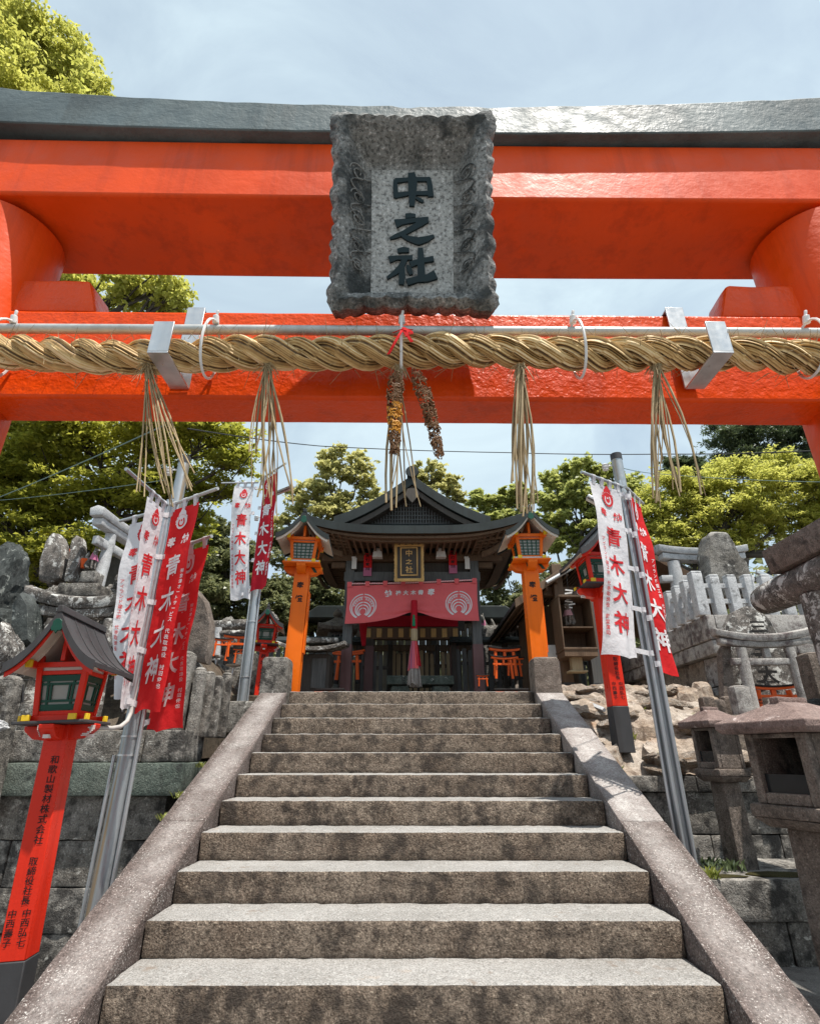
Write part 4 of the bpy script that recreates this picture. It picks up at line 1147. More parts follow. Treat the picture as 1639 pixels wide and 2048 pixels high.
for px, lb in ((708, 'left'), (934, 'right')):
    p = at(px, 1127, 10.9); mb = MB(); mb.box(-.05, .05, -.02, .02, -.12, .12); mb.box(-.06, .03, -.02, .06, .12, .15)
    tag(mb.build('notice_tag', M['white'], None, bev=.004, loc=p), 'small white plate fixed to the %s front pillar of the pavilion' % lb, 'plate', 'plates on the pavilion pillars')
# noren
na, nb_ = at(694, 1172, 10.86), at(953, 1164, 10.86)
NW = (nb_ - na).length; nd_ = (nb_ - na).normalized()
nr = thing('noren_curtain', 'dusty red shrine curtain with two white crests tied up at the middle', 'curtain', na)
NH = .80
def nf(u, v, l=0):
    c = NW * .515; q = min(1, -v / NH)
    lift = .12 * math.exp(-((u - c) / .30) ** 2) + .10 * math.exp(-((u - c) / .9) ** 2) - .03 * (u / NW)
    zz = v + lift * q ** 3.2
    fold = .02 * math.sin(u * 7 + q * 2) * q + .035 * math.sin(q * 26 + abs(u - c) * 3) * q ** 4 * math.exp(-((u - c) / .75) ** 2)
    return nd_ * (u + .01 * math.sin(q * 4 + u)) + Vector((0, -fold - .03 * q - l, zz))
mb = MB(); nu, nv = 90, 40
mb.add([nf(NW * i / nu, -NH * j / nv) for j in range(nv + 1) for i in range(nu + 1)], [(j * (nu + 1) + i, j * (nu + 1) + i + 1, (j + 1) * (nu + 1) + i + 1, (j + 1) * (nu + 1) + i) for j in range(nv) for i in range(nu)])
clo = mb.build('cloth', M['cloth_n'], nr, smooth=60)
A = MB(); tx = lambda u, v, l: nf(u, v, .004 + l)
for ch, px, sz in (('納', 775, .15), ('神', 795, .11), ('大', 810, .11), ('木', 825, .11), ('青', 840, .11), ('奉', 861, .15)):
    letters(A, [(ch, (px - 694) / 259 * NW, -.185, sz, sz)], tx, .035)
A.build('lettering', M['print_w'], clo, smooth=0)
A = MB()
for px in (725, 914):
    u0 = (px + 2 - 694) / 259 * NW; S = .27
    for r0, r1 in ((.93, 1.0), (.80, .86), (.52, .60), (.38, .46), (.24, .30)):
        c = (u0, -.45 - (1 - r1) * S * .55)
        for a0, a1 in ((-62, 87), (93, 242)):
            polar(A, tx, lambda q: r0, lambda q: r1, c, S, R(a0), R(a1), 30, 1)
    c = (u0, -.45 - .1 * S)
    for k in range(11):
        for j in range(3):
            a0 = 12 + k * 15
            if abs(a0 - 87) < 8: continue
            polar(A, tx, lambda q: .64 + j * .052, lambda q: .675 + j * .052, (u0, -.45 - .2 * S * .55), S, R(a0 - 5), R(a0 + 6), 4, 1)
A.build('crest', M['print_w'], clo, smooth=0)
mb = MB(); pts = [nd_ * (NW * k / 60) + Vector((0, -.01, .045 - .02 * math.sin(PI * k / 60))) for k in range(61)]
mb.tube(pts, .016, 8); mb.build('rod', M['print_w'], nr)
mb = MB()
for ph in (0, PI):
    mb.tube([nd_ * (NW * k / 240) + Vector((0, -.01 + .014 * math.cos(k * 1.0 + ph), .045 - .02 * math.sin(PI * k / 240) + .014 * math.sin(k * 1.0 + ph))) for k in range(241)], .008, 5)
mb.build('twisted_cord', M['cloth_n'], nr)
for k in range(8):
    u = .05 + (NW - .1) * k / 7; p = nd_ * u
    mb = MB(); mb.box(p.x - .045, p.x + .045, -.035, -.03, p.z - .03, p.z + .075); mb.build('loop', M['cloth_n'], nr)
# bell rope
p = at(828, 1236, 10.75)
br = thing('bell_rope', 'red bell rope with pink and white streamers and a grey frayed tassel', 'bell rope', p)
def zpx(py): return at(828, py, 10.75).z - p.z
mb = MB(); mb.tube([(0, .02, .35), (0, 0, 0), (0, 0, zpx(1262))], .062, 14); mb.build('cord', M['cloth_c'], br)
mb = MB(); mb.lathe([(.05, zpx(1283)), (.066, zpx(1281)), (.066, zpx(1259)), (.05, zpx(1257))], 18); mb.build('wooden_sleeve', M['wood_pale'], br)
random.seed(8)
for k in range(9):
    a = 2 * PI * k / 9
    mb = MB(); rr = []
    for f in (0, .3, .6, 1):
        c = Vector((math.cos(a) * (.05 + .07 * f), math.sin(a) * (.05 + .06 * f), zpx(1283) + (zpx(1337 + random.uniform(-5, 5)) - zpx(1283)) * f))
        tg = Vector((-math.sin(a), math.cos(a), 0)) * (.035 + .025 * f)
        rr.append([c - tg, c + tg])
    mb.loft(rr, cap=False, closed=False); mb.build('streamer', [M['cloth_n'], M['cloth_p'], M['cloth_n'], M['cloth_c'], M['cloth_n'], M['cloth_p'], M['cloth_c'], M['cloth_n'], M['cloth_w']][(k + 4) % 9], br)
mb = MB()
for k in range(170):
    a = random.uniform(0, 2 * PI); r = random.uniform(.0, .10)
    z0, z1 = zpx(1334), zpx(1371) + random.uniform(-.04, .04)
    b = random.uniform(.9, 1.35)
    mb.tube([(math.cos(a) * r, math.sin(a) * r, z0), (math.cos(a) * r * b + random.uniform(-.01, .01), math.sin(a) * r * b, (z0 + z1) / 2), (math.cos(a) * r * b * 1.05 + random.uniform(-.02, .02), math.sin(a) * r * b, z1)], .009, 5)
mb.build('tassel', flat('grey_hemp', (.36, .33, .31), .9), br)
mb = MB(); mb.tube([(-.01, -.075, zpx(1232)), (-.01, -.078, zpx(1238))], .02, 8); mb.tube([(-.01, -.078, zpx(1238)), (-.01, -.08, zpx(1254))], [.026, .032], 10); mb.build('green_tassel', flat('green_thread', (.01, .22, .10), .8), br)
mb = MB(); mb.tube([at(727, 1238, 11.6), at(726, 1262, 11.6), at(727, 1292, 11.6)], [.10, .075, .04], 12)
tag(mb.build('red_cord', M['cloth_c']), 'thick red cord drooping beside the left front pillar', 'cord')

# altar, box
t = thing('altar_table', 'mossy stone altar table with scrolled legs inside the pavilion', 'table', at(840, 1378, 11.9) * 1)
t.location.z = TOPZ
ww = 130 * mpp(1335, 11.9)
mb = MB(); mb.box(-ww / 2, ww / 2, -.3, .3, .62, .80); mb.build('slab', M['block_moss'], t, bev=.015)
for s in (-1, 1):
    mb = MB(); c = s * ww * .30
    poly = [(c - .22, 0), (c + .22, 0), (c + .24, .12), (c + .10, .22), (c + .12, .34), (c + .20, .48), (c + .17, .61), (c - .17, .61), (c - .20, .48), (c - .12, .34), (c - .10, .22), (c - .24, .12)]
    mb.prism(poly, -.25, .25); mb.build('leg', M['block_moss'], t, bev=.03, seg=3)
t = thing('offering_box', 'low red offering box on the pavilion floor right of the bell rope', 'box', (.33, 10.6, TOPZ))
mb = MB(); mb.box(-.22, .22, -.15, .15, 0, .26); mb.build('chest', M['mini'], t, bev=.006)
mb = MB()
mb.box(-.25, .25, -.17, .17, .262, .285)
for k in range(7): mb.box(-.2 + k * .062, -.17 + k * .062, -.15, .15, .286, .305)
mb.build('slatted_lid', M['wood_grey'], t, bev=.004)

# ---------------------------------------------------------------- little vermilion torii offerings
def mini_torii(label, loc, wdt, rotz, seedv=0, legcol='mini', cat='mini torii', grp='small vermilion torii offerings', txt=None, dark=True, hk=.95):
    t = thing('mini_torii', label, cat, loc, rotz, grp); h = wdt * hk; r = wdt * .055
    for s in (-1, 1):
        mb = MB(); mb.tube([(s * wdt * .33, 0, h * .12), (s * wdt * .28, 0, h * .88)], [r, r * .92], 12); pi_ = mb.build('pillar', M[legcol], t)
        mb = MB(); mb.tube([(s * wdt * .335, 0, 0), (s * wdt * .33, 0, h * .121)], [r * 1.25, r * 1.2], 12); mb.build('black_foot', M['ink'], pi_)
    k = wdt * .09
    def arch(z0, z1, hw, d, kk):
        return [[(hw * f, y, z + kk * f * f) for y, z in ((-d, z0), (d, z0), (d, z1), (-d, z1))] for f in [-1 + .1 * i for i in range(21)]]
    mb = MB(); mb.loft(arch(h * .885, h * .955, wdt * .48, wdt * .06, k * .5)); mb.build('lintel', M[legcol], t, bev=.002)
    mb = MB(); mb.loft(arch(h * .957, h * 1.01, wdt * .52, wdt * .085, k * .6)); mb.build('top_beam', M['ink'] if dark else M[legcol], t, bev=.002)
    mb = MB(); mb.box(-wdt * .42, wdt * .42, -wdt * .035, wdt * .035, h * .66, h * .735); mb.build('tie_beam', M[legcol], t, bev=.002)
    mb = MB(); mb.box(-wdt * .04, wdt * .04, -wdt * .03, wdt * .03, h * .737, h * .882); mb.build('strut', M[legcol], t)
    if txt:
        mb = MB(); letters(mb, column(txt, -wdt * .305, h * .58, wdt * .07, h * .07, h * .09), lambda u, v, l: (u, -r - .003, v), .02); mb.build('lettering', M['ink'], t, smooth=0)
    return t
def mt_at(label, px, py, Y, wpx, rz=0, **k):
    return mini_torii(label, at(px, py, Y), wpx * mpp(py, Y), R(rz), **k)
mt_at('front bright orange mini torii on the black rack right of the pavilion', 1009, 1364, 9.75, 52, 4, txt='奉納')
mt_at('taller mini torii stacked behind the front one on the right rack', 1012, 1360, 10.15, 66, 6)
mt_at('red mini torii at the right rear of the black rack', 1030, 1358, 10.3, 44, 20)
mt_at('tiny mini torii beside the right front pillar of the pavilion', 966, 1376, 10.4, 26, 0)
mt_at('weathered red mini torii leaning behind the left front pillar', 693, 1368, 12.2, 66, -6, dark=False)
mt_at('tall orange mini torii among the altars left of the back pole', 471, 1330, 9.6, 62, 8)
mt_at('small orange mini torii with curved top left of the back pole', 478, 1330, 9.1, 34, -10)
mt_at('small orange mini torii beside the brown stele', 440, 1318, 9.2, 42, 15)
for px0, px1, lb in ((985, 1053, 'right'), (632, 690, 'left')):
    a, b = at(px0, 1374, 9.75), at(px1, 1374, 9.75)
    t = thing('offering_rack', 'low black and orange offering rack on the %s side of the stair head' % lb, 'rack', ((a.x + b.x) / 2, 9.8, TOPZ), 0, 'offering racks')
    wv = b.x - a.x
    mb = MB(); mb.box(-wv / 2, wv / 2, -.2, .6, .30, .335); mb.build('shelf', M['ink'], t, bev=.004)
    mb = MB(); mb.box(-wv / 2, wv / 2, -.22, -.18, .20, .28); mb.build('rail', M['mini'], t, bev=.004)
    for s in (-1, -.2, .2, 1):
        mb = MB(); mb.box(s * wv * .46 - .03, s * wv * .46 + .03, -.215, -.185, 0, .199); mb.build('leg', M['mini'], t)

# ---------------------------------------------------------------- timber fences behind
def fence(label, px0, px1, Y, mat, top, step=.155, pw=.115, roof=True, seed=0, yoff=0):
    a, b = at(px0, 1330, Y), at(px1, 1330, Y)
    t = thing('timber_fence', label, 'fence', (a.x, Y, TOPZ), 0)
    L = b.x - a.x; random.seed(seed); mb = MB(); x = .03
    while x < L - pw:
        h = top + random.uniform(-.05, .03); w_ = pw * random.uniform(.8, 1.05)
        mb.prism([(x, 0), (x + w_, 0), (x + w_, h - .03), (x + w_ * .7, h), (x + w_ * .3, h), (x, h - .03)], -.012, .012); x += step * random.uniform(.92, 1.12)
    mb.build('picket', mat, t)
    mb = MB()
    for z in (.35, top - .35): mb.box(0, L, .0125, .06, z - .04, z + .04)
    mb.build('fence_rail', M['wood_dark'], t)
    for k in range(int(L / 1.2) + 1):
        mb = MB(); xx = min(L - .06, k * 1.2); mb.box(xx - .06, xx + .06, -.05, .075, 0, top + .18); mb.build('post', M['wood_dark'], t, bev=.01)
    if roof:
        mb = MB(); mb.prism([(0, 0), (L, 0), (L, .06), (0, .06)], -.02, .02)
        mb.v = []; mb.f = []; mb.m = []
        mb.loft([[(xx, -.2, top + .10), (xx, .2, top + .10), (xx, .2, top + .15), (xx, 0, top + .27), (xx, -.2, top + .15)] for xx in (-.1, L + .1)]); mb.build('coping', M['roofgreen'], t, bev=.006)
    return t
fence('dark weathered picket fence left of the pavilion', 480, 712, 13.1, M['wood_grey'], 1.62, seed=1)
fence('pale bleached picket gate panel behind the bell rope', 780, 906, 14.2, M['wood_pale'], 1.72, .14, .10, False, seed=2)
fence('dark picket panel between the left pillars and the gate', 716, 776, 13.3, M['wood_grey'], 1.55, .15, .10, False, seed=4)
fence('dark weathered picket fence right of the pavilion', 908, 1215, 13.1, M['wood_grey'], 1.62, seed=3)

t = thing('inner_shrine', 'weathered inner shrine building glimpsed behind the bell rope and gate panel', 'shrine', (.05, 15.6, TOPZ))
mb = MB()
for k in range(26): mb.box(-2.6 + k * .2, -2.41 + k * .2, random.uniform(0, .012), .06, 0, 2.75)
mb.build('board_wall', M['wood_weather'], t, bev=.004)
mb = MB(); mb.box(-.5, .5, -.06, -.02, .3, 1.9); mb.build('door', M['wood_dark'], t, bev=.01)
for x in (-2.6, -1.3, -.62, .62, 1.3, 2.6):
    mb = MB(); mb.box(x - .07, x + .07, -.12, -.005, 0, 2.8); mb.build('post', M['wood_grey'], t, bev=.01)
mb = MB(); mb.box(-2.7, 2.7, -.16, -.121, 1.95, 2.12); mb.build('lintel', M['wood_brown'], t, bev=.01)
mb = MB(); mb.prism([(-3.1, 2.76), (3.1, 2.76), (2.6, 3.1), (-2.6, 3.1)], -.7, .7); mb.build('roof', M['roofgreen'], t, bev=.02)

# ---------------------------------------------------------------- stone lanterns
def roof_curve(w, h, n=4, lip=.06, z=0, sag=.35, rot=0, steps=8):
    rings = []
    def ringat(r, zz, corner=0):
        out = []
        for i in range(n):
            a0 = rot + 2 * PI * i / n + PI / n; a1 = rot + 2 * PI * (i + 1) / n + PI / n
            for k in range(6):
                f = k / 6
                x = math.cos(a0) * (1 - f) + math.cos(a1) * f; y = math.sin(a0) * (1 - f) + math.sin(a1) * f
                c = abs(2 * f - 1) ** 3
                out.append((x * r, y * r, zz + corner * c))
        return out
    R0 = w / 2 / math.cos(PI / n)
    rings.append(ringat(R0 * .9, z, .0)); rings.append(ringat(R0, z + .01, lip * .5)); rings.append(ringat(R0, z + lip, lip * .7))
    for k in range(1, steps + 1):
        f = k / steps
        rings.append(ringat(R0 * (1 - f * .93), z + lip + h * (f * (1 - sag) + sag * f * f), lip * .6 * (1 - f) ** 2))
    return rings
def box_lantern(label, loc, rotz, S, mats, opening='left', roof='hip', shaft=True, grp='stone lanterns right of the stairs', tall=1.0):
    t = thing('stone_lantern', label, 'stone lantern', loc, rotz, grp); sm, cm = mats
    z = 0
    h = .72 * tall * S
    mb = MB(); mb.fru(-.05, .27 * S, .25 * S, h, .25 * S, .23 * S); mb.build('shaft', sm, t, bev=.014, rough=(.06, .004, 9, 3), smooth=25)
    mb = MB(); mb.fru(h + .001, .36 * S, .34 * S, h + .05 * S, .47 * S, .44 * S); mb.fru(h + .0505 * S, .47 * S, .44 * S, h + .115 * S, .47 * S, .44 * S); mb.build('platform', sm, t, bev=.012, rough=(.07, .003, 8, 5))
    z = h + .116 * S; H = .36 * S; a, b = .40 * S, .37 * S
    wl = .055 * S
    mb = MB()
    for sx in (-1, 1):
        for sy in (-1, 1): mb.cbox((sx * (a / 2 - wl / 2), sy * (b / 2 - wl / 2), z + H / 2), (wl, wl, H))
    mb.box(-a / 2 + wl + .001, a / 2 - wl - .001, -b / 2 + .002, -b / 2 + wl, z, z + H)          # closed front slab
    mb.box(-a / 2 + wl + .001, a / 2 - wl - .001, b / 2 - wl, b / 2 - .002, z, z + H)
    mb.box(a / 2 - wl, a / 2 - .002, -b / 2 + wl + .001, b / 2 - wl - .001, z, z + H)
    mb.box(-a / 2 + .002, -a / 2 + wl, -b / 2 + wl + .001, b / 2 - wl - .001, z, z + H * .16)
    mb.box(-a / 2 + .002, -a / 2 + wl, -b / 2 + wl + .001, b / 2 - wl - .001, z + H * .93, z + H)
    mb.build('fire_box', sm, t, bev=.008)
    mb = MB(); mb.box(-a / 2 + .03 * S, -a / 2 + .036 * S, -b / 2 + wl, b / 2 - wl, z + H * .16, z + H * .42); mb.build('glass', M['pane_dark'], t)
    z += H + .001
    mb = MB(); ov = .10 * S
    ax, by = a / 2 + ov, b / 2 + ov
    rings = [[(-ax * .93, -by * .93, z), (ax * .93, -by * .93, z), (ax * .93, by * .93, z), (-ax * .93, by * .93, z)],
             [(-ax, -by, z + .025 * S), (ax, -by, z + .025 * S), (ax, by, z + .025 * S), (-ax, by, z + .025 * S)],
             [(-ax, -by, z + .060 * S), (ax, -by, z + .060 * S), (ax, by, z + .060 * S), (-ax, by, z + .060 * S)]]
    for f, fx, fy in ((.35, .74, .70), (.7, .50, .40), (1, .36, .12)):
        rings.append([(-ax * fx, -by * fy, z + (.062 + .105 * f) * S), (ax * fx, -by * fy, z + (.062 + .105 * f) * S), (ax * fx, by * fy, z + (.062 + .105 * f) * S), (-ax * fx, by * fy, z + (.062 + .105 * f) * S)])
    mb.loft(rings); mb.build('roof', cm, t, bev=.006, rough=(.06, .0015, 9, 8), smooth=11)
    mb = MB(); mb.cbox((0, 0, z + .172 * S), (ax * .8, .06 * S, .05 * S)); mb.build('ridge', cm, t, bev=.012, rough=(.05, .003, 9, 2))
    return t
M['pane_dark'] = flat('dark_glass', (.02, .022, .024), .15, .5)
def kasuga(label, loc, S, grp='stone lanterns behind the fence', rotz=.2):
    t = thing('stone_lantern', label, 'stone lantern', loc, rotz, grp)
    mb = MB(); mb.lathe([(.34 * S, 0), (.34 * S, .14 * S), (.2 * S, .26 * S), (.17 * S, .6 * S), (.2 * S, .9 * S), (.30 * S, 1.05 * S), (.36 * S, 1.12 * S), (.36 * S, 1.2 * S)], 12); mb.build('shaft', M['lantern_stone'], t)
    mb = MB(); mb.fru(1.2 * S, .42 * S, .42 * S, 1.58 * S, .46 * S, .46 * S); fb = mb.build('fire_box', M['block'], t, bev=.01)
    mb = MB()
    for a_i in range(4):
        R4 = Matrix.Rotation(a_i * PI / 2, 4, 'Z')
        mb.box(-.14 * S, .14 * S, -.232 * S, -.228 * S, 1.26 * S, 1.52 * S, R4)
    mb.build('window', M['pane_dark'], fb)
    mb = MB()
    for a_i in range(4):
        R4 = Matrix.Rotation(a_i * PI / 2, 4, 'Z')
        for x in (-.07, .07): mb.box(x * S - .012 * S, x * S + .012 * S, -.245 * S, -.2325 * S, 1.24 * S, 1.54 * S, R4)
        mb.box(-.14 * S, .14 * S, -.246 * S, -.2335 * S, 1.38 * S, 1.405 * S, R4)
    mb.build('lattice', M['block'], fb)
    mb = MB(); mb.loft(roof_curve(1.02 * S, .36 * S, 4, .10 * S, 1.585 * S, .45)); mb.build('roof', M['lantern_stone'], t, bev=.008, rough=(.12, .006, 5, 4))
    mb = MB(); mb.lathe([(.06 * S, 2.0 * S), (.12 * S, 2.06 * S), (.13 * S, 2.12 * S), (.08 * S, 2.2 * S), (.02 * S, 2.27 * S)], 14); mb.build('finial', M['lantern_stone'], t)
    return t
p = at(676, 1216, 14.3); kasuga('carved stone lantern behind the fence left of the pavilion curtain', (p.x, 14.3, p.z - 2.27), 1.0)
p = at(1026, 1213, 14.3); kasuga('carved stone lantern behind the fence right of the pavilion', (p.x, 14.3, p.z - 2.27), 1.0)

# ---------------------------------------------------------------- little hall on the right
ha = thing('votive_hall', 'small brown timber hall with dark sheet roof between the right lanterns', 'hall', at(1150, 1380, 9.6) * 1)
ha.location.z = TOPZ; hx = ha.location.x
def hp(px, py, Y=9.6): q = at(px, py, Y); return q.x - hx, q.z - TOPZ
(xl, zl), (xa, za) = hp(1026, 1214), hp(1222, 1080)
xr = 2 * xa - xl
for nm_, th, mat, y0, y1 in (('roof', .07, M['roofmetal'], -.25, 3.6), ('roof_boarding', -.035, M['wood_rafter'], -.2, 3.55)):
    mb = MB()
    mb.prism([(xl, zl), (xa, za), (xr, zl), (xr, zl + th), (xa, za + th), (xl, zl + th)] if th > 0 else [(xl + .05, zl - .001), (xa, za - .001), (xr - .05, zl - .001), (xr - .05, zl + th), (xa, za + th), (xl + .05, zl + th)], y0, y1); mb.build(nm_, mat, ha, bev=.006)
mb = MB(); mb.prism([(xl - .02, zl - .09), (xa, za - .09), (xr, zl - .09), (xr, zl + .06), (xa, za + .06), (xl - .02, zl + .06)], -.30, -.255); mb.build('barge_board', M['wood_brown'], ha, bev=.005)
mb = MB()
for k in range(9):
    f = .1 + .1 * k; mb.box(xl + (xa - xl) * f - .02, xl + (xa - xl) * f + .02, -.2, 3.5, zl + (za - zl) * f - .12, zl + (za - zl) * f - .045)
mb.build('rafters', M['wood_rafter'], ha)
a, b = hp(1102, 1152), hp(1143, 1133)
mb = MB(); mb.tube([(xl + .55, -.33, zl + .35), (xa - .35, -.33, za - .35)], .035, 12); mb.build('gutter', M['alu'], ha)
for px, w_, mt_ in ((1128, .17, 'wood_brown'), (1185, .18, 'wood_grey'), (1215, .15, 'wood_grey')):
    x, _ = hp(px, 1300); mb = MB(); mb.box(x - w_ / 2, x + w_ / 2, -w_ / 2, w_ / 2, 0, za - .5); po = mb.build('post', M[mt_], ha, bev=.008)
    mb = MB(); mb.box(x - w_ / 2 - .008, x + w_ / 2 + .008, -w_ / 2 - .008, w_ / 2 + .008, 0, .42); mb.build('metal_foot', M['roofmetal'], po, bev=.004)
x0_, _ = hp(1100, 1300); x1_, _ = hp(1240, 1300)
mb = MB(); mb.box(x0_, x1_, .06, .2, 1.95, 2.12); mb.build('tie_beam', M['wood_brown'], ha, bev=.008)
mb = MB(); mb.box(x0_, x1_, 2.6, 2.66, 0, 2.4); mb.build('back_wall', M['wood_brown'], ha)
ca = thing('display_case', 'brown framed display case holding a fox figure in the right hall', 'display case', at(1146, 1250, 9.3))
for nm_, bx in (('back', (-.26, .26, .26, .28, -.42, .42)), ('base', (-.28, .28, -.26, .28, -.46, -.421)), ('top', (-.28, .28, -.26, .28, .421, .46)), ('side', (-.28, -.255, -.255, .255, -.42, .42)), ('side', (.255, .28, -.255, .255, -.42, .42))):
    mb = MB(); mb.box(*bx); mb.build(nm_, M['wood_brown'], ca, bev=.005)
mb = MB(); mb.box(-.25, .25, -.25, .25, -.10, -.08); mb.build('shelf', M['wood_brown'], ca)
mb = MB(); mb.box(-.27, .27, -.25, .25, -.56, -.465); mb.build('bracket', M['wood_rafter'], ca)
p = at(1151, 1322, 9.25); mb = MB(); mb.box(-.09, .09, -.07, .07, -.16, .10); mb.box(-.15, .15, -.1, .1, -.19, -.161)
tag(mb.build('wooden_box', M['wood_pale'], None, bev=.006, loc=p), 'small pale wooden box on a stand below the display case', 'box')
p = at(1110, 1320, 9.9); mb = MB(); mb.box(-.14, .14, -.02, .02, -.38, .26)
tag(mb.build('notice_board', M['white'], None, bev=.004, loc=p), 'blank pale notice board behind the right end post', 'notice board')
p = at(1137, 1190, 9.2)
t = thing('wind_chime', 'string of white paper strips hanging under the right hall eave', 'paper strips', p)
mb = MB(); mb.tube([(0, 0, .45), (0, 0, -.25)], .004, 5); mb.build('string', M['cable'], t)
for k in range(7):
    mb = MB(); mb.box(-.065, .065, -.004, .004, .07 - k * .05, .095 - k * .05, Matrix.Rotation(R(8 * (-1) ** k), 4, 'Y')); mb.build('strip', M['white'], t)
# roofed side altar left (behind orange lantern)
al = thing('side_altar', 'small roofed stone altar behind the left orange lantern', 'altar', at(622, 1378, 10.4)); al.location.z = TOPZ
mb = MB(); mb.box(-.42, .42, -.25, .3, 0, .34); mb.build('base', M['block'], al, bev=.02, rough=(.1, .005, 6, 3))
mb = MB(); mb.box(-.34, .34, -.2, .25, .341, 1.0); mb.build('cabinet', M['wood_dark'], al, bev=.01)
mb = MB(); mb.box(.02, .28, -.215, -.202, .40, .92); mb.build('door', M['wood_grey'], al, bev=.004)
mb = MB()
mb.loft([[(x, y, 1.12 + .10 * (abs(x) / .6) ** 2.5 - .10 * (y + .35 < .01) + dz) for y, dz in ((-.45, 0), (.4, .0), (.4, .07), (-.45, .07))] for x in [-.62 + .062 * i for i in range(21)]]); mb.build('roof', M['old'], al, bev=.01)
mb = MB(); mb.box(-.45, .45, -.06, .06, 1.24, 1.33); mb.build('ridge', M['old'], al, bev=.02)
# ================================================================ STONES ON THE LEFT
def rblock(name, mat, x0, x1, y0, y1, z0, z1, parent=None, bev=.015, L=.12, amp=.006, fr=6, seed=1):
    mb = MB(); mb.box(x0, x1, y0, y1, z0, z1); return mb.build(name, mat, parent, bev=bev, rough=(L, amp, fr, seed))
def stone_wall(label, cat, rows, name='stone_wall'):
    """rows: (x0, x1, yfront, depth, z0, z1, material, [joint xs])"""
    t = thing(name, label, cat, (0, 0, 0))
    for k, (x0, x1, yf, dp, z0, z1, m, js) in enumerate(rows):
        mb = MB(); xs = [x0] + list(js) + [x1]
        for a, b in zip(xs, xs[1:]): mb.box(a + .004, b - .004, yf + random.uniform(0, .012), yf + dp, z0 + .003, z1 - .003)
        mb.build('stone_course', M[m], t, bev=.009, rough=(.09, .006, 7, k + 2))
    return t
random.seed(21)
stone_wall('tall granite block wall left of the stairs below the stone torii', 'wall', [
    (-7, -2.02, 5.16, .4, .0, .34, 'block', [-5.6, -4.5, -3.3]), (-7, -2.03, 5.15, .4, .34, .64, 'block', [-5.2, -4.0, -3.0]),
    (-7, -2.02, 5.16, .4, .64, .965, 'block', [-5.9, -4.4, -3.25, -2.5]), (-7, -2.03, 5.15, .4, .965, 1.29, 'block', [-5.2, -3.75]),
    (-7, -1.89, 5.03, .5, 1.29, 1.544, 'block_moss', [-5.0, -3.1, -2.35]), (-7, -1.93, 5.08, .5, 1.544, 1.80, 'block', [-5.4, -4.1, -2.28])])
def spost(label, px, pyt, Y, w, zb, mat='block', txt=None, tip=.05, dep=None, grp=None, cat='stone post', lean=0, tsz=None):
    p = at(px, pyt, Y); h = p.z - zb
    t = thing('stone_post', label, cat, (p.x, Y, zb), 0, grp, rot=(0, lean, 0))
    mb = MB(); dep = dep or w * .9
    mb.fru(-.05, w, dep, h - tip, w * .96, dep * .96); mb.fru(h - tip, w * .96, dep * .96, h, w * .55, dep * .55)
    mb.build('shaft', M[mat], t, bev=.012, rough=(.07, .004, 8, px % 17))
    if txt:
        mb = MB(); sz = tsz or w * .55; st_ = min(sz * 1.35, (h - .1) / len(txt))
        letters(mb, column(txt, 0, h - tip - .09, sz, sz, st_), lambda u, v, l: (u, -dep * .5 - .006, v), .012); mb.build('inscription', M['carved'], t, smooth=0)
    return t
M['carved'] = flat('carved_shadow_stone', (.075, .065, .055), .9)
M['carved_dark'] = flat('black_carving', (.02, .018, .018), .9)
spost('tall inscribed granite post between the red banners and the left kerb', 374, 1303, 5.32, .17, 1.80, txt='山本喜代郎', tip=.03)
for px, py, lb in ((403, 1335, 'nearest the inscribed one'), (421, 1343, 'second from the inscribed one'), (437, 1352, 'lowest, third from the inscribed one'), (456, 1345, 'beside the flag pole, last of the row')):
    spost('short plain granite fence post, %s' % lb, px, py, 5.32 + (px - 400) * .006, .098, 1.80, grp='stone fence posts by the left kerb', tip=.025)
spost('leaning inscribed granite post at the left edge behind the near lantern', 34, 1352, 4.95, .20, 1.2, txt='京都市伏見', tip=.04, dep=.17, lean=R(-3))
spost('short granite post right of the left edge post beside the wire handle', 72, 1400, 5.3, .15, 1.8, tip=.03)
mb = MB(); q = [at(45, 1405, 5.0), at(46, 1360, 5.0), at(76, 1360, 5.05), at(76, 1405, 5.05)]
mb.tube(q, .008, 8); tag(mb.build('iron_handle', M['cable']), 'thin dark iron hoop by the stone post at the left edge', 'iron hoop')

def stele(name, label, pts, Y, th, mat, cat='stele', seed=1, amp=.02, txt=None, rz=0, parent_mat='carved', L=.08):
    """upright rough slab whose front outline runs through photo points (at distance Y)"""
    P = [at(px, py, Y) for px, py in pts]
    cx = sum(p.x for p in P) / len(P); zb = min(p.z for p in P)
    t = thing(name, label, cat, (cx, Y, zb), R(rz))
    mb = MB(); poly = [(p.x - cx, p.z - zb) for p in P]
    n = len(poly); mx = sum(a for a, b in poly) / n; mz = sum(b for a, b in poly) / n
    def sc_(k): return [(mx + (a - mx) * k, mz + (b - mz) * k) for a, b in poly]
    mb.loft([[(a, y, b) for a, b in sc_(k)] for y, k in ((-th * .5, .88), (-th * .36, .99), (th * .1, 1), (th * .4, .93), (th * .5, .8))])
    mb.build('slab', M[mat], t, rough=(L, amp, 3.5, seed), smooth=45)
    if txt:
        mb = MB()
        for ch, px, py, w_, h_ in txt:
            q = at(px, py, Y)
            letters(mb, [(ch, q.x - cx, q.z - zb, w_, h_)], lambda u, v, l: (u, -th * .5 - amp * 1.5 - .01, v), .03)
        mb.build('inscription', M[parent_mat], t, smooth=0)
    return t
stele('stele', 'tall reddish brown rough stele right of the red banners', [(372, 1318), (385, 1180), (398, 1184), (416, 1205), (428, 1250), (424, 1300), (418, 1330)], 6.0, .22, 'lantern_stone', seed=3)
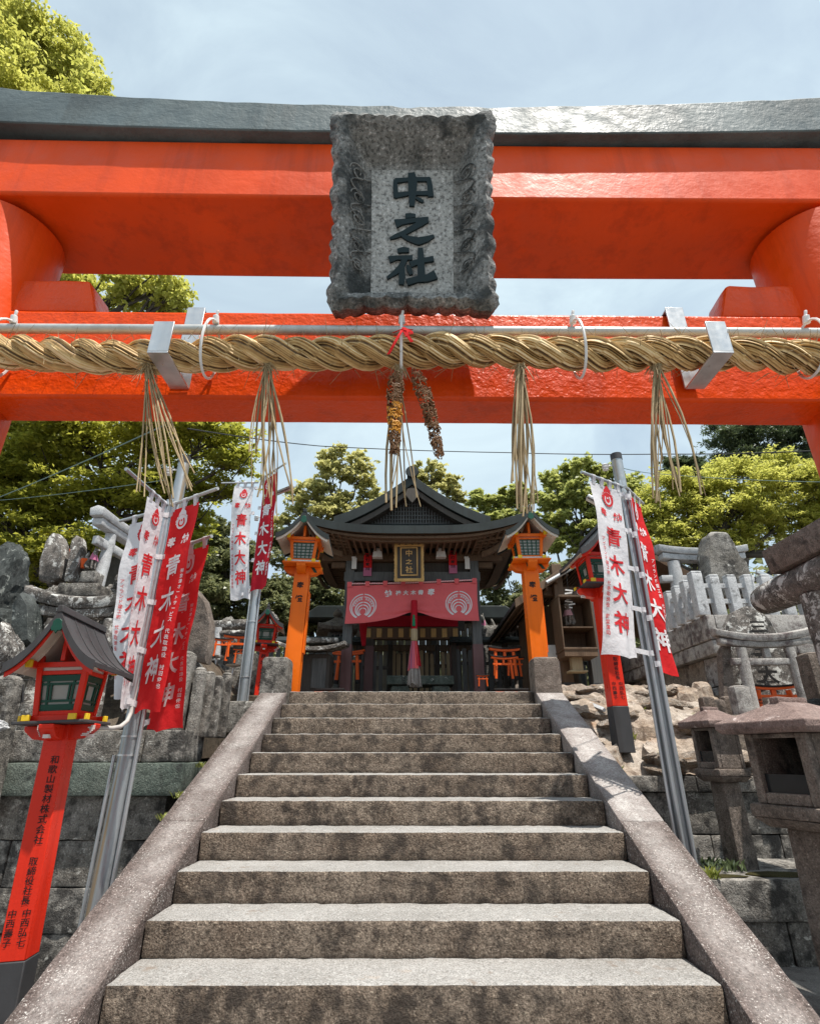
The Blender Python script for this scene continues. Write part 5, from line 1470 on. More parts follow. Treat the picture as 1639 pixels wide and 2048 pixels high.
stele('stele', 'grey lichen spotted pointed stone on the left mound, broadest of the pair', [(84, 1165), (88, 1125), (100, 1085), (112, 1070), (124, 1072), (134, 1095), (137, 1130), (130, 1162), (110, 1170)], 6.6, .22, 'old', seed=5, amp=.012)
stele('stele', 'slender dark streaked pointed stone beside the broad one on the left mound', [(134, 1165), (142, 1125), (150, 1082), (158, 1073), (167, 1078), (170, 1100), (165, 1130), (152, 1166)], 6.55, .16, 'old', seed=6, amp=.010)
stele('standing_stone', 'dark upright stone left of the stone torii under the big dark boulder', [(35, 1300), (42, 1215), (58, 1190), (74, 1215), (76, 1290)], 5.6, .3, 'rock_dark', cat='standing stone', seed=8)
stele('standing_stone', 'white lichen crusted standing stone low at the left edge', [(-5, 1345), (2, 1275), (20, 1248), (34, 1270), (36, 1330)], 5.45, .3, 'old', cat='standing stone', seed=9)
for a_, b_, Y, lb in (((141, 1100), (127, 1168), 6.7, 'tilted orange plank wedged between the two pointed stones'), ((168, 1118), (166, 1136), 6.5, 'small orange plank right of the slender pointed stone')):
    p, q = at(*a_, Y), at(*b_, Y)
    mb = MB(); mb.tube([q, p], [.03, .045], 4); tag(mb.build('orange_plank', M['mini']), lb, 'plank')
# stone torii (left)
def stone_torii(label, loc, rotz, half, h, r, klen, mat, kas=.10, leg=(1, 1), round_=True, curve=.08, tie=True, nuki_r=None, foot=0):
    t = thing('stone_torii', label, 'stone torii', loc, rotz)
    for s, on in ((-1, leg[0]), (1, leg[1])):
        if on:
            mb = MB(); mb.tube([(s * (half + .03), 0, -.1), (s * half, 0, h)], [r * 1.12, r * .92], 20); mb.build('pillar', M[mat], t, rough=(.12, .006, 7, 3 + s), smooth=50)
    mb = MB(); k2 = klen / 2
    mb.loft([[(k2 * .93 * f, y, z + curve * .6 * f * f) for y, z in ((-r * .9, h), (r * .9, h), (r * .95, h + kas * .8), (-r * .95, h + kas * .8))] for f in [-1 + .1 * i for i in range(21)]]); mb.build('lintel', M[mat], t, bev=.01, rough=(.1, .004, 7, 2))
    mb = MB()
    mb.loft([[(k2 * f, y, z + curve * f * f) for y, z in ((-r * 1.15, h + kas * .81), (r * 1.15, h + kas * .81), (r * 1.35, h + kas * 1.7), (0, h + kas * 2.0), (-r * 1.35, h + kas * 1.7))] for f in [-1 + .1 * i for i in range(21)]]); mb.build('top_beam', M[mat], t, bev=.01, rough=(.1, .004, 7, 4))
    if tie:
        mb = MB(); z = h * .74
        mb.box(-half * 1.55, half * 1.55, -r * .55, r * .55, z, z + kas * .95); mb.build('tie_beam', M[mat], t, bev=.01, rough=(.1, .004, 7, 6))
        mb = MB(); mb.box(-r * .6, r * .6, -r * .5, r * .5, z + kas * .96, h - .002); mb.build('strut', M[mat], t, bev=.008)
    return t
Yt = 5.75
a, b = at(60, 1180, Yt), at(300, 1180, Yt); pl_, pr_ = at(127, 1240, Yt), at(222, 1240, Yt)
zt = at(165, 1239, Yt).z
stone_torii('old stone torii with curved top beam behind the near lantern', ((a.x + b.x) / 2, Yt, 1.80), 0, .30, zt - 1.80, .075, b.x - a.x, 'old', kas=.125, curve=.13)
Yq = 6.9
p = at(228, 1100, 6.62); base = at(226, 1190, 6.62)
stone_torii('pale stone torii on the left mound seen from its side, running back behind the banners', (p.x - .05, 7.15, base.z - .05), R(84), .50, at(233, 1068, 6.62).z - base.z + .05, .072, 1.75, 'pale', kas=.115, curve=.03)
# fox figures
def fox(label, loc, rotz, S, mat, bib=None):
    t = thing('fox_statue', label, 'fox statue', loc, rotz)
    V = [((0, .10, .14), .105), ((0, .02, .27), .10), ((0, -.07, .40), .088), ((0, -.10, .50), .058), ((0, -.13, .58), .062), ((0, -.20, .585), .05), ((0, -.285, .56), .022),
         ((-.055, -.10, .36), .045), ((-.055, -.14, .18), .030), ((-.055, -.15, .03), .028), ((-.055, -.19, .02), .026),
         ((.055, -.10, .36), .045), ((.055, -.14, .18), .030), ((.055, -.15, .03), .028), ((.055, -.19, .02), .026),
         ((-.09, .06, .12), .07), ((-.10, -.04, .05), .04), ((-.10, -.10, .025), .028), ((.09, .06, .12), .07), ((.10, -.04, .05), .04), ((.10, -.10, .025), .028),
         ((0, .20, .10), .04), ((0, .27, .22), .055), ((0, .27, .38), .065), ((0, .22, .52), .045), ((0, .19, .60), .015),
         ((-.04, -.12, .64), .022), ((-.052, -.12, .71), .006), ((.04, -.12, .64), .022), ((.052, -.12, .71), .006)]
    Eg = [(0, 1), (1, 2), (2, 3), (3, 4), (4, 5), (5, 6), (2, 7), (7, 8), (8, 9), (9, 10), (2, 11), (11, 12), (12, 13), (13, 14), (0, 15), (15, 16), (16, 17), (0, 18), (18, 19), (19, 20), (0, 21), (21, 22), (22, 23), (23, 24), (24, 25), (4, 26), (26, 27), (4, 28), (28, 29)]
    me = bpy.data.meshes.new('body'); me.from_pydata([tuple(c * S for c in v) for v, r in V], Eg, [])
    o = bpy.data.objects.new('body', me); COL.objects.link(o); o.parent = t
    sk = o.modifiers.new('skin', 'SKIN'); sk.use_smooth_shade = True
    for i, (v, r) in enumerate(V): me.skin_vertices[0].data[i].radius = (r * S, r * S)
    me.skin_vertices[0].data[0].use_root = True
    o.modifiers.new('sub', 'SUBSURF').levels = 2; o.modifiers['sub'].render_levels = 2
    me.materials.append(M[mat])
    if bib:
        mb = MB(); rr = []
        for k in range(6):
            f = k / 5; z = .52 - .24 * f; hw = .06 + .075 * f
            rr.append([(hw * math.sin(a) * S * 1.15, (-.085 - .055 * math.cos(a) - .03 * f - .02 * f * math.cos(3 * a)) * S, z * S) for a in [-1.7 + 3.4 * i / 12 for i in range(13)]])
        mb.loft(rr, cap=False, closed=False); bo = mb.build('bib', M[bib], t, smooth=60)
    return t
def pedestal(label, px0, px1, pyt, pyb, Y, dp=.3, mat='block'):
    a, b = at(px0, pyb, Y), at(px1, pyt, Y)
    zb = at(px0, pyb, Y).z; zt_ = at(px1, pyt, Y).z; x0_, x1_ = a.x, b.x
    o = rblock('pedestal', M[mat], -(x1_ - x0_) / 2, (x1_ - x0_) / 2, -dp / 2, dp / 2, 0, zt_ - zb)
    o.location = ((x0_ + x1_) / 2, Y + dp / 2, zb); return tag(o, label, 'pedestal')
pedestal('wide lower granite pedestal under the left mound fox', 110, 196, 1165, 1192, 6.35, .35)
pedestal('small upper granite pedestal carrying the left mound fox', 156, 192, 1141, 1164, 6.40, .22)
p = at(178, 1140, 6.5); fox('grey stone fox with pink bib on the left mound pedestal', p, R(65), .42, 'old', 'cloth_p')
p = at(972, 1262, 14.6); fox('large stone fox with pink bib behind the right fence', (p.x, 14.6, p.z - .25), R(-60), 1.0, 'block', 'cloth_p')
p = at(1146, 1247, 9.3); fox('small stone fox with faded bib inside the display case', (p.x - .06, 9.28, p.z - .055), R(-35), .60, 'lantern_stone', 'bib')
for px, py0, py1, lb in ((975, 1262, 1285, 'tiled stone plinth of the large fox behind the right fence'),):
    a, b = at(px - 25, py1, 14.4), at(px + 40, py0 + 4, 14.4)
    o = rblock('plinth', M['block'], -.5, .5, -.3, .3, -1.2, .45, amp=.012); o.location = ((a.x + b.x) / 2, 14.7, at(px, py1, 14.4).z); tag(o, lb, 'plinth')
# boulders
_ico = {}
def boulder_mesh(seed, mat, sub=5):
    k = (seed, mat, sub)
    if k in _ico: return _ico[k]
    bm = bmesh.new(); bmesh.ops.create_icosphere(bm, subdivisions=sub, radius=1)
    off = Vector((seed * 13.7, seed * 5.1, seed * 9.3))
    rnd = random.Random(seed); pl = [(Vector((rnd.uniform(-1, 1), rnd.uniform(-1, 1), rnd.uniform(-1, 1))).normalized(), rnd.uniform(.55, .9)) for _ in range(11)]
    for v in bm.verts:
        c = v.co.copy()
        for nrm, d in pl:
            e = c.dot(nrm) - d
            if e > 0: c -= nrm * e * .92
        d = noise.noise(c * 1.5 + off) * .10 + noise.noise(c * 4 + off) * .06 + noise.noise(c * 9 + off) * .06 + noise.noise(c * 19 + off) * .03 + abs(noise.noise(c * 3 + off * 2)) * .08
        v.co = c * (1 + d)
    me = bpy.data.meshes.new('boulder'); bm.to_mesh(me); bm.free(); me.materials.append(M[mat])
    me.polygons.foreach_set('use_smooth', [True] * len(me.polygons)); me.set_sharp_from_angle(angle=R(20))
    _ico[k] = me; return me
def boulder(label, loc, size, seed, mat, rz=0, grp=None, cat='boulder', tilt=0, name='boulder'):
    o = bpy.data.objects.new(name, boulder_mesh(seed, mat)); COL.objects.link(o)
    o.location = loc; o.scale = size; o.rotation_euler = (tilt, tilt * .5, rz)
    return tag(o, label, cat, grp)
def bpx(label, px, py, Y, rw, rh, seed, mat, grp=None, dp=None):
    m_ = mpp(py, Y); p = at(px, py, Y)
    return boulder(label, p, (rw * m_, dp or rw * m_ * .8, rh * m_), seed, mat, seed * .7, grp)
bpx('large dark mossy boulder at the left edge above the near lantern', -5, 1175, 5.9, 62, 100, 1, 'rock_dark')
bpx('grey boulder below the dark one at the left edge', -20, 1290, 5.7, 60, 75, 2, 'rock_dark')
bpx('white lichen boulder low at the left edge', 15, 1330, 5.4, 45, 60, 3, 'old')
random.seed(4)
G2 = 'lichen crusted boulders heaped behind the left stone torii'
L2 = 'lichen crusted boulder heaped on the mound behind the stone torii'
for k in range(30):
    px = random.uniform(60, 400); py = random.uniform(1190, 1350)
    if px > 230: py = random.uniform(1150, 1350)
    Y = 6.25 + (1350 - py) / 200 * 1.0 + random.uniform(-.1, .15)
    r = random.uniform(22, 42); bpx(L2, px, py, Y, r, r * random.uniform(.6, .9), 10 + k % 7, 'old', G2)
bpx('brown boulder behind the white banner on the left mound', 262, 1165, 6.9, 45, 38, 4, 'old')
grid('mound', M['soil'], -8, -1.9, 5.7, 9.5, 40, 26, lambda x, y: 1.55 + 1.55 * max(0, min(1, (y - 5.9) / 1.6)) * max(0, min(1, (-x - 2.1) / 1.2)), 3, .10, 1.6)
p = at(520, 1240, 11); bpx('pale rounded stone behind the left rear torii beams', 535, 1255, 11.2, 22, 34, 5, 'old')
bpx('grey stone behind the small faded lantern', 460, 1270, 10.6, 34, 36, 6, 'block')
for a_, b_, Y, r, lb, m_ in (((400, 1252), (528, 1247), 10.0, .09, 'round pale stone beam of a rear torii behind the left pole', 'old'), ((432, 1268), (490, 1266), 9.9, .055, 'thinner round stone rail below the pale rear beam', 'old'), ((432, 1320), (436, 1256), 9.9, .07, 'round pale stone upright under the rear beam', 'pale')):
    mb = MB(); p, q = at(*a_, Y), at(*b_, Y); mb.tube([p.lerp(q, k / 8) for k in range(9)], r, 16); tag(mb.build('stone_beam', M[m_], None, rough=(.15, .006, 6, 2)), lb, 'stone beam')
for px, py, Y, lb in ((433, 1312, 9.3, 'left'), (466, 1330, 9.2, 'right')):
    p = at(px, py, Y); mb = MB(); mb.lathe([(.02, -.55), (.02, -.04), (.11, -.02), (.12, .0), (.02, .01)], 18); tag(mb.build('candle_stand', M['alu'], None, loc=p), 'thin metal stand with round tray among the rear altars, %s one' % lb, 'candle stand', 'metal stands by the rear altars')
o = rblock('altar_block', M['block'], -.6, .6, -.3, .3, -.4, .28, amp=.01); o.location = (at(450, 1350, 9.7).x, 9.9, TOPZ + .35); tag(o, 'dark granite altar block between the fence posts and the back pole', 'altar')
o = rblock('altar_block', M['block'], -.45, .45, -.2, .25, -.5, .10, amp=.01); o.location = (at(460, 1325, 10.6).x, 10.8, TOPZ + 1.0); tag(o, 'upper granite altar block with orange mini torii left of the back pole', 'altar')
bpx('pale stone fragment cut by the left edge beside the lantern deck', -14, 1455, 4.7, 34, 14, 7, 'pale')

# ================================================================ STONES ON THE RIGHT
random.seed(31)
stone_wall('dark mossy block wall under the rocky slope right of the stairs', 'wall', [
    (1.83, 3.6, 5.42, .3, 1.30, 1.43, 'block', [2.55, 3.1]), (1.83, 6, 5.46, .3, .97, 1.30, 'block', [2.3, 2.85, 3.5, 4.2]), (1.83, 6, 5.45, .3, .60, .97, 'block', [2.6, 3.2, 3.9, 4.8])])
stone_wall('low dark granite ledge wall above the right pavement', 'wall', [(2.10, 6, 4.56, .9, .55, .80, 'block', [3.0, 3.9]), (2.06, 6, 4.60, .85, .28, .55, 'block', [2.6, 3.5, 4.4])])
stone_wall('granite plinth wall carrying the small stone torii and tablet', 'wall', [(2.98, 6.5, 5.66, 1.3, 1.36, 1.96, 'brown_wall', [3.7, 4.5])])
grid('rocky_slope', M['rock_pale'], 1.79, 3.7, 5.44, 10.0, 100, 220, lambda x, y: 1.42 + .92 * max(0, min(1, (y - 5.5) / 1.6)) ** .8 + .09 * noise.cell(Vector((x * 3.1 + .6 * noise.noise(Vector((x * 2, y * 2, 0))), y * 3.6 + .7 * noise.noise(Vector((x * 2, y * 2, 5))), 1.5))), 9, .05, 5.2)
G3 = 'flat rocks laid on the slope right of the stairs'
random.seed(6)
for k in range(38):
    y = 5.5 + 2.9 * random.random() ** 1.2; x = random.uniform(1.86, 3.2)
    if (x - 2.06) ** 2 + (y - 5.75) ** 2 < .035: continue
    z = 1.44 + .92 * max(0, min(1, (y - 5.5) / 1.6)) ** .8
    q = random.uniform(.7, 1.3)
    boulder('rough pale rock bedded in the slope beside the right kerb', (x, y, z - .035), (.21 * q * random.uniform(.8, 1.5), .17 * q, .085 * q * random.uniform(.6, 1.1)), 30 + k % 9, 'rock_pale', random.uniform(0, 6), G3, 'rock', random.uniform(-.2, .35), 'rock')
mb = MB(); p, q = at(1130, 1388, 7.2), at(1208, 1420, 6.3)
mb.tube([p, q], .025, 4); tag(mb.build('white_plank', M['pale']), 'long white strip lying on the slope behind the red lantern post', 'strip')
# tall retaining wall with stone fence
wx = 3.82
tw = thing('retaining_wall', 'tall pale granite retaining wall carrying the stone fence at right', 'wall', (0, 0, 0))
def course(z0, z1, yf, xl_, m_, js, seed, sidej):
    mb = MB(); xs_ = [xl_] + js + [9]
    for a, b in zip(xs_, xs_[1:]): mb.box(a + .003, b - .003, yf, yf + .5, z0 + .003, z1 - .003)
    ys = [yf + .505] + sidej + [12]
    for a, b in zip(ys, ys[1:]): mb.box(xl_, xl_ + .45, a + .003, b - .003, z0 + .003, z1 - .003)
    return mb.build('stone_course', M[m_], tw, bev=.012, rough=(.16, .005, 5, seed))
course(2.95, 3.265, 7.0, wx, 'pale_wall', [3.93, 5.4, 6.3], 1, [8.6, 10.2])
course(2.77, 2.95, 7.02, wx + .02, 'pale_wall', [3.95, 4.9, 6.0], 2, [8.9, 10.6])
def rough_course(z0, z1, yf, xl_, js, seed, sidej):
    mb = MB(); xs_ = [xl_] + js + [9]
    for a, b in zip(xs_, xs_[1:]): mb.box(a + .004, b - .004, yf, yf + .4, z0 + .004, z1 - .004)
    mb.build('rock_faced_course', M['pale_wall'], tw, bev=.012, rough=(.045, .022, 9, seed))
    mb = MB(); ys = [yf + .405] + sidej + [12]
    for a, b in zip(ys, ys[1:]): mb.box(xl_, xl_ + .4, a + .004, b - .004, z0 + .004, z1 - .004)
    mb.build('side_course', M['brown_wall'], tw, bev=.012, rough=(.16, .006, 5, seed + 1))
rough_course(2.40, 2.77, 7.13, wx + .12, [4.35, 5.2], 3, [8.3, 9.4])
rough_course(1.95, 2.40, 7.14, wx + .11, [4.1, 5.0], 5, [8.7, 10])
mb = MB(); mb.box(wx + .45, 9, 7.5, 12, 2.9, 3.25); struct(mb.build('upper_terrace_ground', M['soil']))
FG = 'pale stone fence posts on the right wall'
random.seed(2)
def fpost(label, x, y, h=.555, w_=.135):
    mb = MB(); mb.fru(0, w_, w_, h - .03, w_ * .96, w_ * .96); mb.fru(h - .03, w_ * .96, w_ * .96, h, w_ * .9, w_ * .9)
    o = mb.build('fence_post', M['pale'], None, bev=.008, seg=2, rough=(.09, .0025, 8, random.randint(1, 20))); o.location = (x, y, 3.267); return tag(o, label, 'stone post', FG)
for k in range(9):
    fpost('square pale granite post of the front fence row on the right wall' if k else 'taller corner post of the pale stone fence on the right wall', wx + .02 + k * .229, 7.10, .60 if k == 0 else .555, .145 if k == 0 else .128)
for k in range(1, 7): fpost('square pale granite post of the fence row running back from the corner', wx + .02, 7.10 + k * .27)
fr = thing('fence_rails', 'two pale granite rails threaded through the fence posts on the right wall', 'fence rail', (0, 0, 0))
for z in (3.43, 3.64):
    mb = MB(); mb.box(wx + .03, wx + 2.0, 7.075, 7.125, z, z + .062); mb.build('front_rail', M['pale'], fr, bev=.006)
    mb = MB(); mb.box(wx - .004, wx + .044, 7.126, 9, z, z + .062); mb.build('side_rail', M['pale'], fr, bev=.006)
stele('monument_stone', 'grey rough monument stone rising behind the pale fence', [(1408, 1195), (1400, 1120), (1403, 1078), (1412, 1070), (1440, 1072), (1452, 1090), (1462, 1112), (1480, 1135), (1492, 1160), (1500, 1200)], 8.4, .4, 'block', cat='monument', seed=12, amp=.03)
p0, p1 = at(1310, 1106, 9.0), at(1487, 1110, 9.0); zb = 3.25
stone_torii('bluish pale stone torii standing behind the fence and banner', ((at(1345, 1120, 9).x + at(1462, 1120, 9).x) / 2 + .0, 9.0, zb), 0, (at(1462, 1120, 9).x - at(1345, 1120, 9).x) / 2, at(1380, 1124, 9).z - zb, .11, p1.x - p0.x, 'pale', kas=.12, curve=.07)
p = at(1540, 1100, 9.2); mb = MB(); mb.tube([(p.x, 9.2, 3.2), p], [.07, .06], 12)
tag(mb.build('steel_pole', M['galv2']), 'short grey steel pole behind the stone fence at right', 'pole')
p = at(1527, 1150, 8.2); mb = MB(); mb.box(-.12, .12, -.03, .03, -.03, .03, Matrix.Rotation(R(28), 4, 'Y')); tag(mb.build('flood_lamp', M['alu'], None, bev=.006, loc=p), 'small grey strip lamp above the stone fence at right', 'lamp')
# tablet, small torii, posts
stele('stone_tablet', 'big rounded stone tablet carved with three dark characters behind the small torii', [(1440, 1440), (1441, 1300), (1444, 1255), (1456, 1228), (1485, 1214), (1508, 1218), (1530, 1240), (1550, 1275), (1585, 1330), (1610, 1440)], 6.25, .2, 'old', cat='stone tablet', seed=15, amp=.008,
      txt=[('三', 1503, 1258, .20, .15), ('玉', 1509, 1303, .19, .17), ('大', 1522, 1352, .22, .20)], parent_mat='carved_dark')
pa, pb = at(1432, 1290, 5.88), at(1622, 1290, 5.88)
pc, pd_ = at(1494, 1300, 5.88), at(1588, 1300, 5.88)
stone_torii('small stone torii with upswept top beam framing the red mini torii at right', ((pa.x + pb.x) / 2, 5.88, 1.95), R(-2), (pd_.x - pc.x) / 2, at(1540, 1296, 5.88).z - 1.95, .055, pb.x - pa.x, 'pale_wall', kas=.075, curve=.07)
mt_at('bright red mini torii with black top under the small stone torii', 1560, 1440, 6.05, 108, -3, txt='奉納', hk=.60, grp='small vermilion torii offerings')
spost('pale squat stone post left of the small stone torii', 1474, 1372, 5.75, .16, 1.95, 'pale_wall', tip=.012)
spost('dark stone post at the right edge beside the small torii', 1622, 1306, 5.3, .22, 1.6, 'lantern_stone', tip=.02)
stele('stele', 'narrow dark brown slab left of the small stone torii', [(1442, 1420), (1436, 1300), (1444, 1284), (1456, 1290), (1466, 1420)], 6.0, .12, 'lantern_stone', seed=18, amp=.006)
for px, py, lb in ((1410, 1394, 'left'), (1432, 1399, 'middle'), (1452, 1393, 'right')): spost('low dark stone stub above the far box lantern, %s one' % lb, px, py, 5.95, .13, 1.9, 'lantern_stone', tip=.01, grp='stone stubs behind the far box lantern')
bpx('dark lump of stone at the right edge behind the near box lantern', 1625, 1424, 4.6, 40, 26, 8, 'rock_dark')
# box lanterns
box_lantern('large weathered stone lantern with open fire box at the lower right', (2.44, 3.72, .25), R(20), 1.1, (M['lantern_stone'], M['cap_stone']), tall=1.2)
box_lantern('smaller stone lantern with open fire box on the ledge behind the large one', (2.58, 5.0, .80), R(14), .86, (M['lantern_stone'], M['cap_stone']), tall=.97).scale = (.76, .76, 1)
# big stone torii at the right edge, its beams parallel to the stairs
bt = thing('stone_torii', 'massive stone torii cut by the right edge, its beams pointing along the stairs', 'stone torii', (3.3, 0, 0))
mb = MB(); a, b = Vector((0, 5.0, at(1530, 1200, 4.97).z)), Vector((0, 1.2, at(1530, 1200, 4.97).z + .02))
mb.tube([a + Vector((0, .03, 0)), a, a.lerp(b, .02)] + [a.lerp(b, k / 10) for k in range(1, 11)], [.09, .125, .135] + [.14] * 10, 24); mb.build('tie_beam', M['old'], bt, rough=(.14, .006, 5, 3), smooth=50)
z = at(1565, 1150, 4.62).z
mb = MB(); mb.loft([[(-.13, y, z), (.13, y, z), (.16, y, z + .22), (-.16, y, z + .22)] for y in (4.62, 3.6, 2.6, 1.0)]); mb.build('top_beam', M['lantern_stone'], bt, bev=.015, rough=(.14, .006, 5, 5))
mb = MB(); mb.tube([(.06, 4.32, .3), (.03, 4.32, a.z - .12)], [.17, .15], 24); mb.build('pillar', M['old'], bt, rough=(.14, .006, 5, 7), smooth=50)
mb = MB(); mb.tube([(.06, 4.32, a.z + .13), (.03, 4.32, z)], [.14, .135], 24); mb.build('pillar', M['old'], bt, rough=(.14, .006, 5, 7), smooth=50)

# ================================================================ TREES
rs = np.random.RandomState(7)
def leaf_mesh(name, P, size, mat, parent, upb=.55, asp=.5, seed=0, fold=.25):
    n = len(P); r = np.random.RandomState(seed)
    N = r.normal(size=(n, 3)); N[:, 2] = np.abs(N[:, 2]) + upb; N /= np.linalg.norm(N, axis=1)[:, None]
    T = r.normal(size=(n, 3)); T[:, 2] -= .4; T -= (T * N).sum(1)[:, None] * N; T /= np.linalg.norm(T, axis=1)[:, None]
    B = np.cross(N, T); s = size * r.uniform(.6, 1.25, size=(n, 1))
    V = np.empty((n, 4, 3)); V[:, 0] = P - T * s * .5; V[:, 1] = P + B * s * asp * .5 + N * s * fold * .3; V[:, 2] = P + T * s * .5; V[:, 3] = P - B * s * asp * .5 + N * s * fold * .3
    me = bpy.data.meshes.new(name); me.vertices.add(n * 4); me.vertices.foreach_set('co', V.reshape(-1).astype(np.float32))
    me.loops.add(n * 4); me.loops.foreach_set('vertex_index', np.arange(n * 4, dtype=np.int32))
    me.polygons.add(n); me.polygons.foreach_set('loop_start', np.arange(0, n * 4, 4, dtype=np.int32)); me.polygons.foreach_set('loop_total', np.full(n, 4, dtype=np.int32))
    me.update(calc_edges=True); me.materials.append(mat)
    o = bpy.data.objects.new(name, me); COL.objects.link(o); o.parent = parent
    return o
def tree(label, base, blobs, Y, leaf, nl, lsize, seed, tr=.18, cat='tree', grp=None, name='tree', flatn=.5, cl=.22, upb=.55, nsub=9, asp=.5, gap=.15, dscale=1.0, bark='bark'):
    """blobs: (px, py, radius px[, ratio, dY]) – limbs and leaf clumps fill a ball of that real size round that point"""
    r = np.random.RandomState(seed); random.seed(seed)
    base = Vector(base); t = thing(name, label, cat, base, 0, grp)
    BL = []
    for bl in blobs:
        px, py, rp = bl[:3]; ra = bl[3] if len(bl) > 3 else .85; dy = bl[4] if len(bl) > 4 else 0
        c = at(px, py, Y + dy); R_ = rp * mpp(py, Y + dy); BL.append((c - base, R_, ra))
    top = max(BL, key=lambda q: q[0].z)[0]
    mb = MB()
    cx = sum(b_[0].x for b_ in BL) / len(BL); cyy = sum(b_[0].y for b_ in BL) / len(BL)
    H = top.z; spine = []
    for k in range(9):
        f = k / 8
        spine.append(Vector((cx * f * f * .7 + top.x * .3 * f ** 3 + .25 * tr * math.sin(f * 7 + seed), cyy * f * f + .2 * tr * math.cos(f * 6 + seed), H * .86 * f)))
    mb.tube([Vector((0, 0, -.4))] + spine, [tr * 1.25] + [tr * (1 - .8 * k / 8) for k in range(9)], 9)
    tot = sum(b_[1] ** 2 for b_ in BL); pts = []
    for c, R_, ra in BL:
        f = max(.15, min(.95, (c.z - R_ * 1.1) / (H * .86)))
        s0 = spine[int(f * 8)]
        mid = s0.lerp(c, .5) + Vector((random.uniform(-.2, .2), random.uniform(-.2, .2), -.15 * (c - s0).length))
        w0 = tr * (1 - .75 * f) * .7
        mb.tube([s0, s0.lerp(mid, .6), mid, mid.lerp(c, .5), c], [w0, w0 * .8, w0 * .65, w0 * .5, w0 * .3], 6, False)
        subs = []
        for k in range(nsub):
            d = Vector(r.normal(size=3)); d.normalize(); d.z = d.z * .8 + .1
            q = R_ * (.55 + .45 * r.uniform())
            e = c + Vector((d.x * q, d.y * q, d.z * q * ra)); subs.append(e)
            st_ = c.lerp(mid, random.uniform(0, .45))
            mb.tube([st_, st_.lerp(e, .5) + Vector(r.normal(size=3)) * R_ * .08, e], [w0 * .3, w0 * .2, max(.004, w0 * .08)], 4, False)
        m_ = int(nl * R_ ** 2 / tot)
        ki = r.randint(0, nsub, size=m_ ); C = np.array([tuple(s) for s in subs])[ki]
        # small twigs groups inside each sub clump
        tw = r.normal(size=(nsub, 14, 3)) * R_ * cl * 1.1; tw[:, :, 2] *= flatn * 1.2
        ti = r.randint(0, 14, size=m_)
        sig = R_ * cl * .42
        g = r.normal(size=(m_, 3)) * sig; g[:, 2] *= flatn
        pts.append(C + tw[ki, ti] + g)
    mb.build('trunk', M[bark], t, smooth=60)
    leaf_mesh('crown', np.concatenate(pts), lsize, M[leaf], t, upb, asp, seed)
    return t
def gnd(px, Y): return (at(px, 1380, Y).x, Y, TOPZ - .2)
tree('tall bright yellow green tree rising above the torii at upper left', (-7.6, 7.6, 2.2), [(10, 120, 105), (90, 110, 75), (150, 150, 62), (-60, 60, 90), (40, 60, 50), (195, 185, 34), (-80, 220, 160), (110, 260, 110), (60, 420, 120), (-40, 520, 150), (120, 545, 60), (300, 585, 62), (340, 600, 45), (225, 600, 55), (160, 585, 40)], 7.6, 'lf_yel', 95000, .115, 1, .24, nsub=11, cl=.24, asp=.5)
tree('dark limbed maple filling the left behind the banners', (at(230, 1250, 10.2).x, 10.2, 2.3), [(60, 930, 100, .6), (190, 895, 110, .55), (320, 885, 90, .55), (420, 880, 72, .6), (470, 925, 42, .6), (110, 1010, 90, .5), (20, 1050, 100, .5), (150, 1080, 70, .45, -.5), (250, 985, 90, .5), (360, 970, 70, .5, .4), (60, 1120, 80, .5), (300, 1080, 80, .5, 1), (30, 860, 90, .6), (440, 980, 40, .6, .6), (200, 1130, 70, .5, 1), (-40, 960, 90, .5), (390, 1040, 45, .6, 1.2)], 10.2, 'lf_maple', 82000, .115, 2, .30, flatn=.3, cl=.27, nsub=12, upb=.9, asp=.55)
tree('rounded airy tree with golden green crown left of the pavilion roof', gnd(690, 19), [(690, 925, 42), (650, 955, 42), (722, 950, 40), (610, 985, 34), (665, 990, 45), (735, 985, 30), (590, 1015, 34), (640, 1030, 45), (700, 1025, 45), (745, 1020, 26), (580, 1050, 34), (720, 930, 26), (655, 915, 22)], 19, 'lf_mid', 12000, .20, 3, .20, cl=.15, nsub=15, gap=.3)
tree('slim tree peeping out right of the pavilion gable', gnd(870, 20), [(862, 945, 32), (895, 965, 26), (840, 960, 22), (875, 985, 32), (915, 995, 18), (850, 1010, 30), (890, 1020, 30)], 20, 'lf_mid', 6500, .21, 4, .15, cl=.15, nsub=14)
tree('low blue green tree between the gable and the right orange lantern', gnd(980, 21), [(950, 1000, 22), (985, 1015, 30), (1020, 995, 24), (1045, 1000, 26), (940, 1035, 26), (980, 1045, 30), (1020, 1040, 30), (1050, 1035, 24), (1035, 975, 14)], 21, 'lf_olive', 11000, .23, 5, .15, cl=.17, nsub=14, flatn=.35)
tree('green broadleaf tree behind the right orange lantern', gnd(1160, 17), [(1120, 960, 34), (1165, 945, 36), (1210, 950, 34), (1105, 1000, 34), (1150, 1000, 44), (1200, 1005, 44), (1245, 985, 40), (1120, 1050, 36), (1170, 1060, 46), (1225, 1055, 46), (1110, 1090, 26), (1180, 1100, 36), (1280, 1010, 34)], 17, 'lf_olive', 27000, .19, 6, .2, cl=.17, nsub=14)
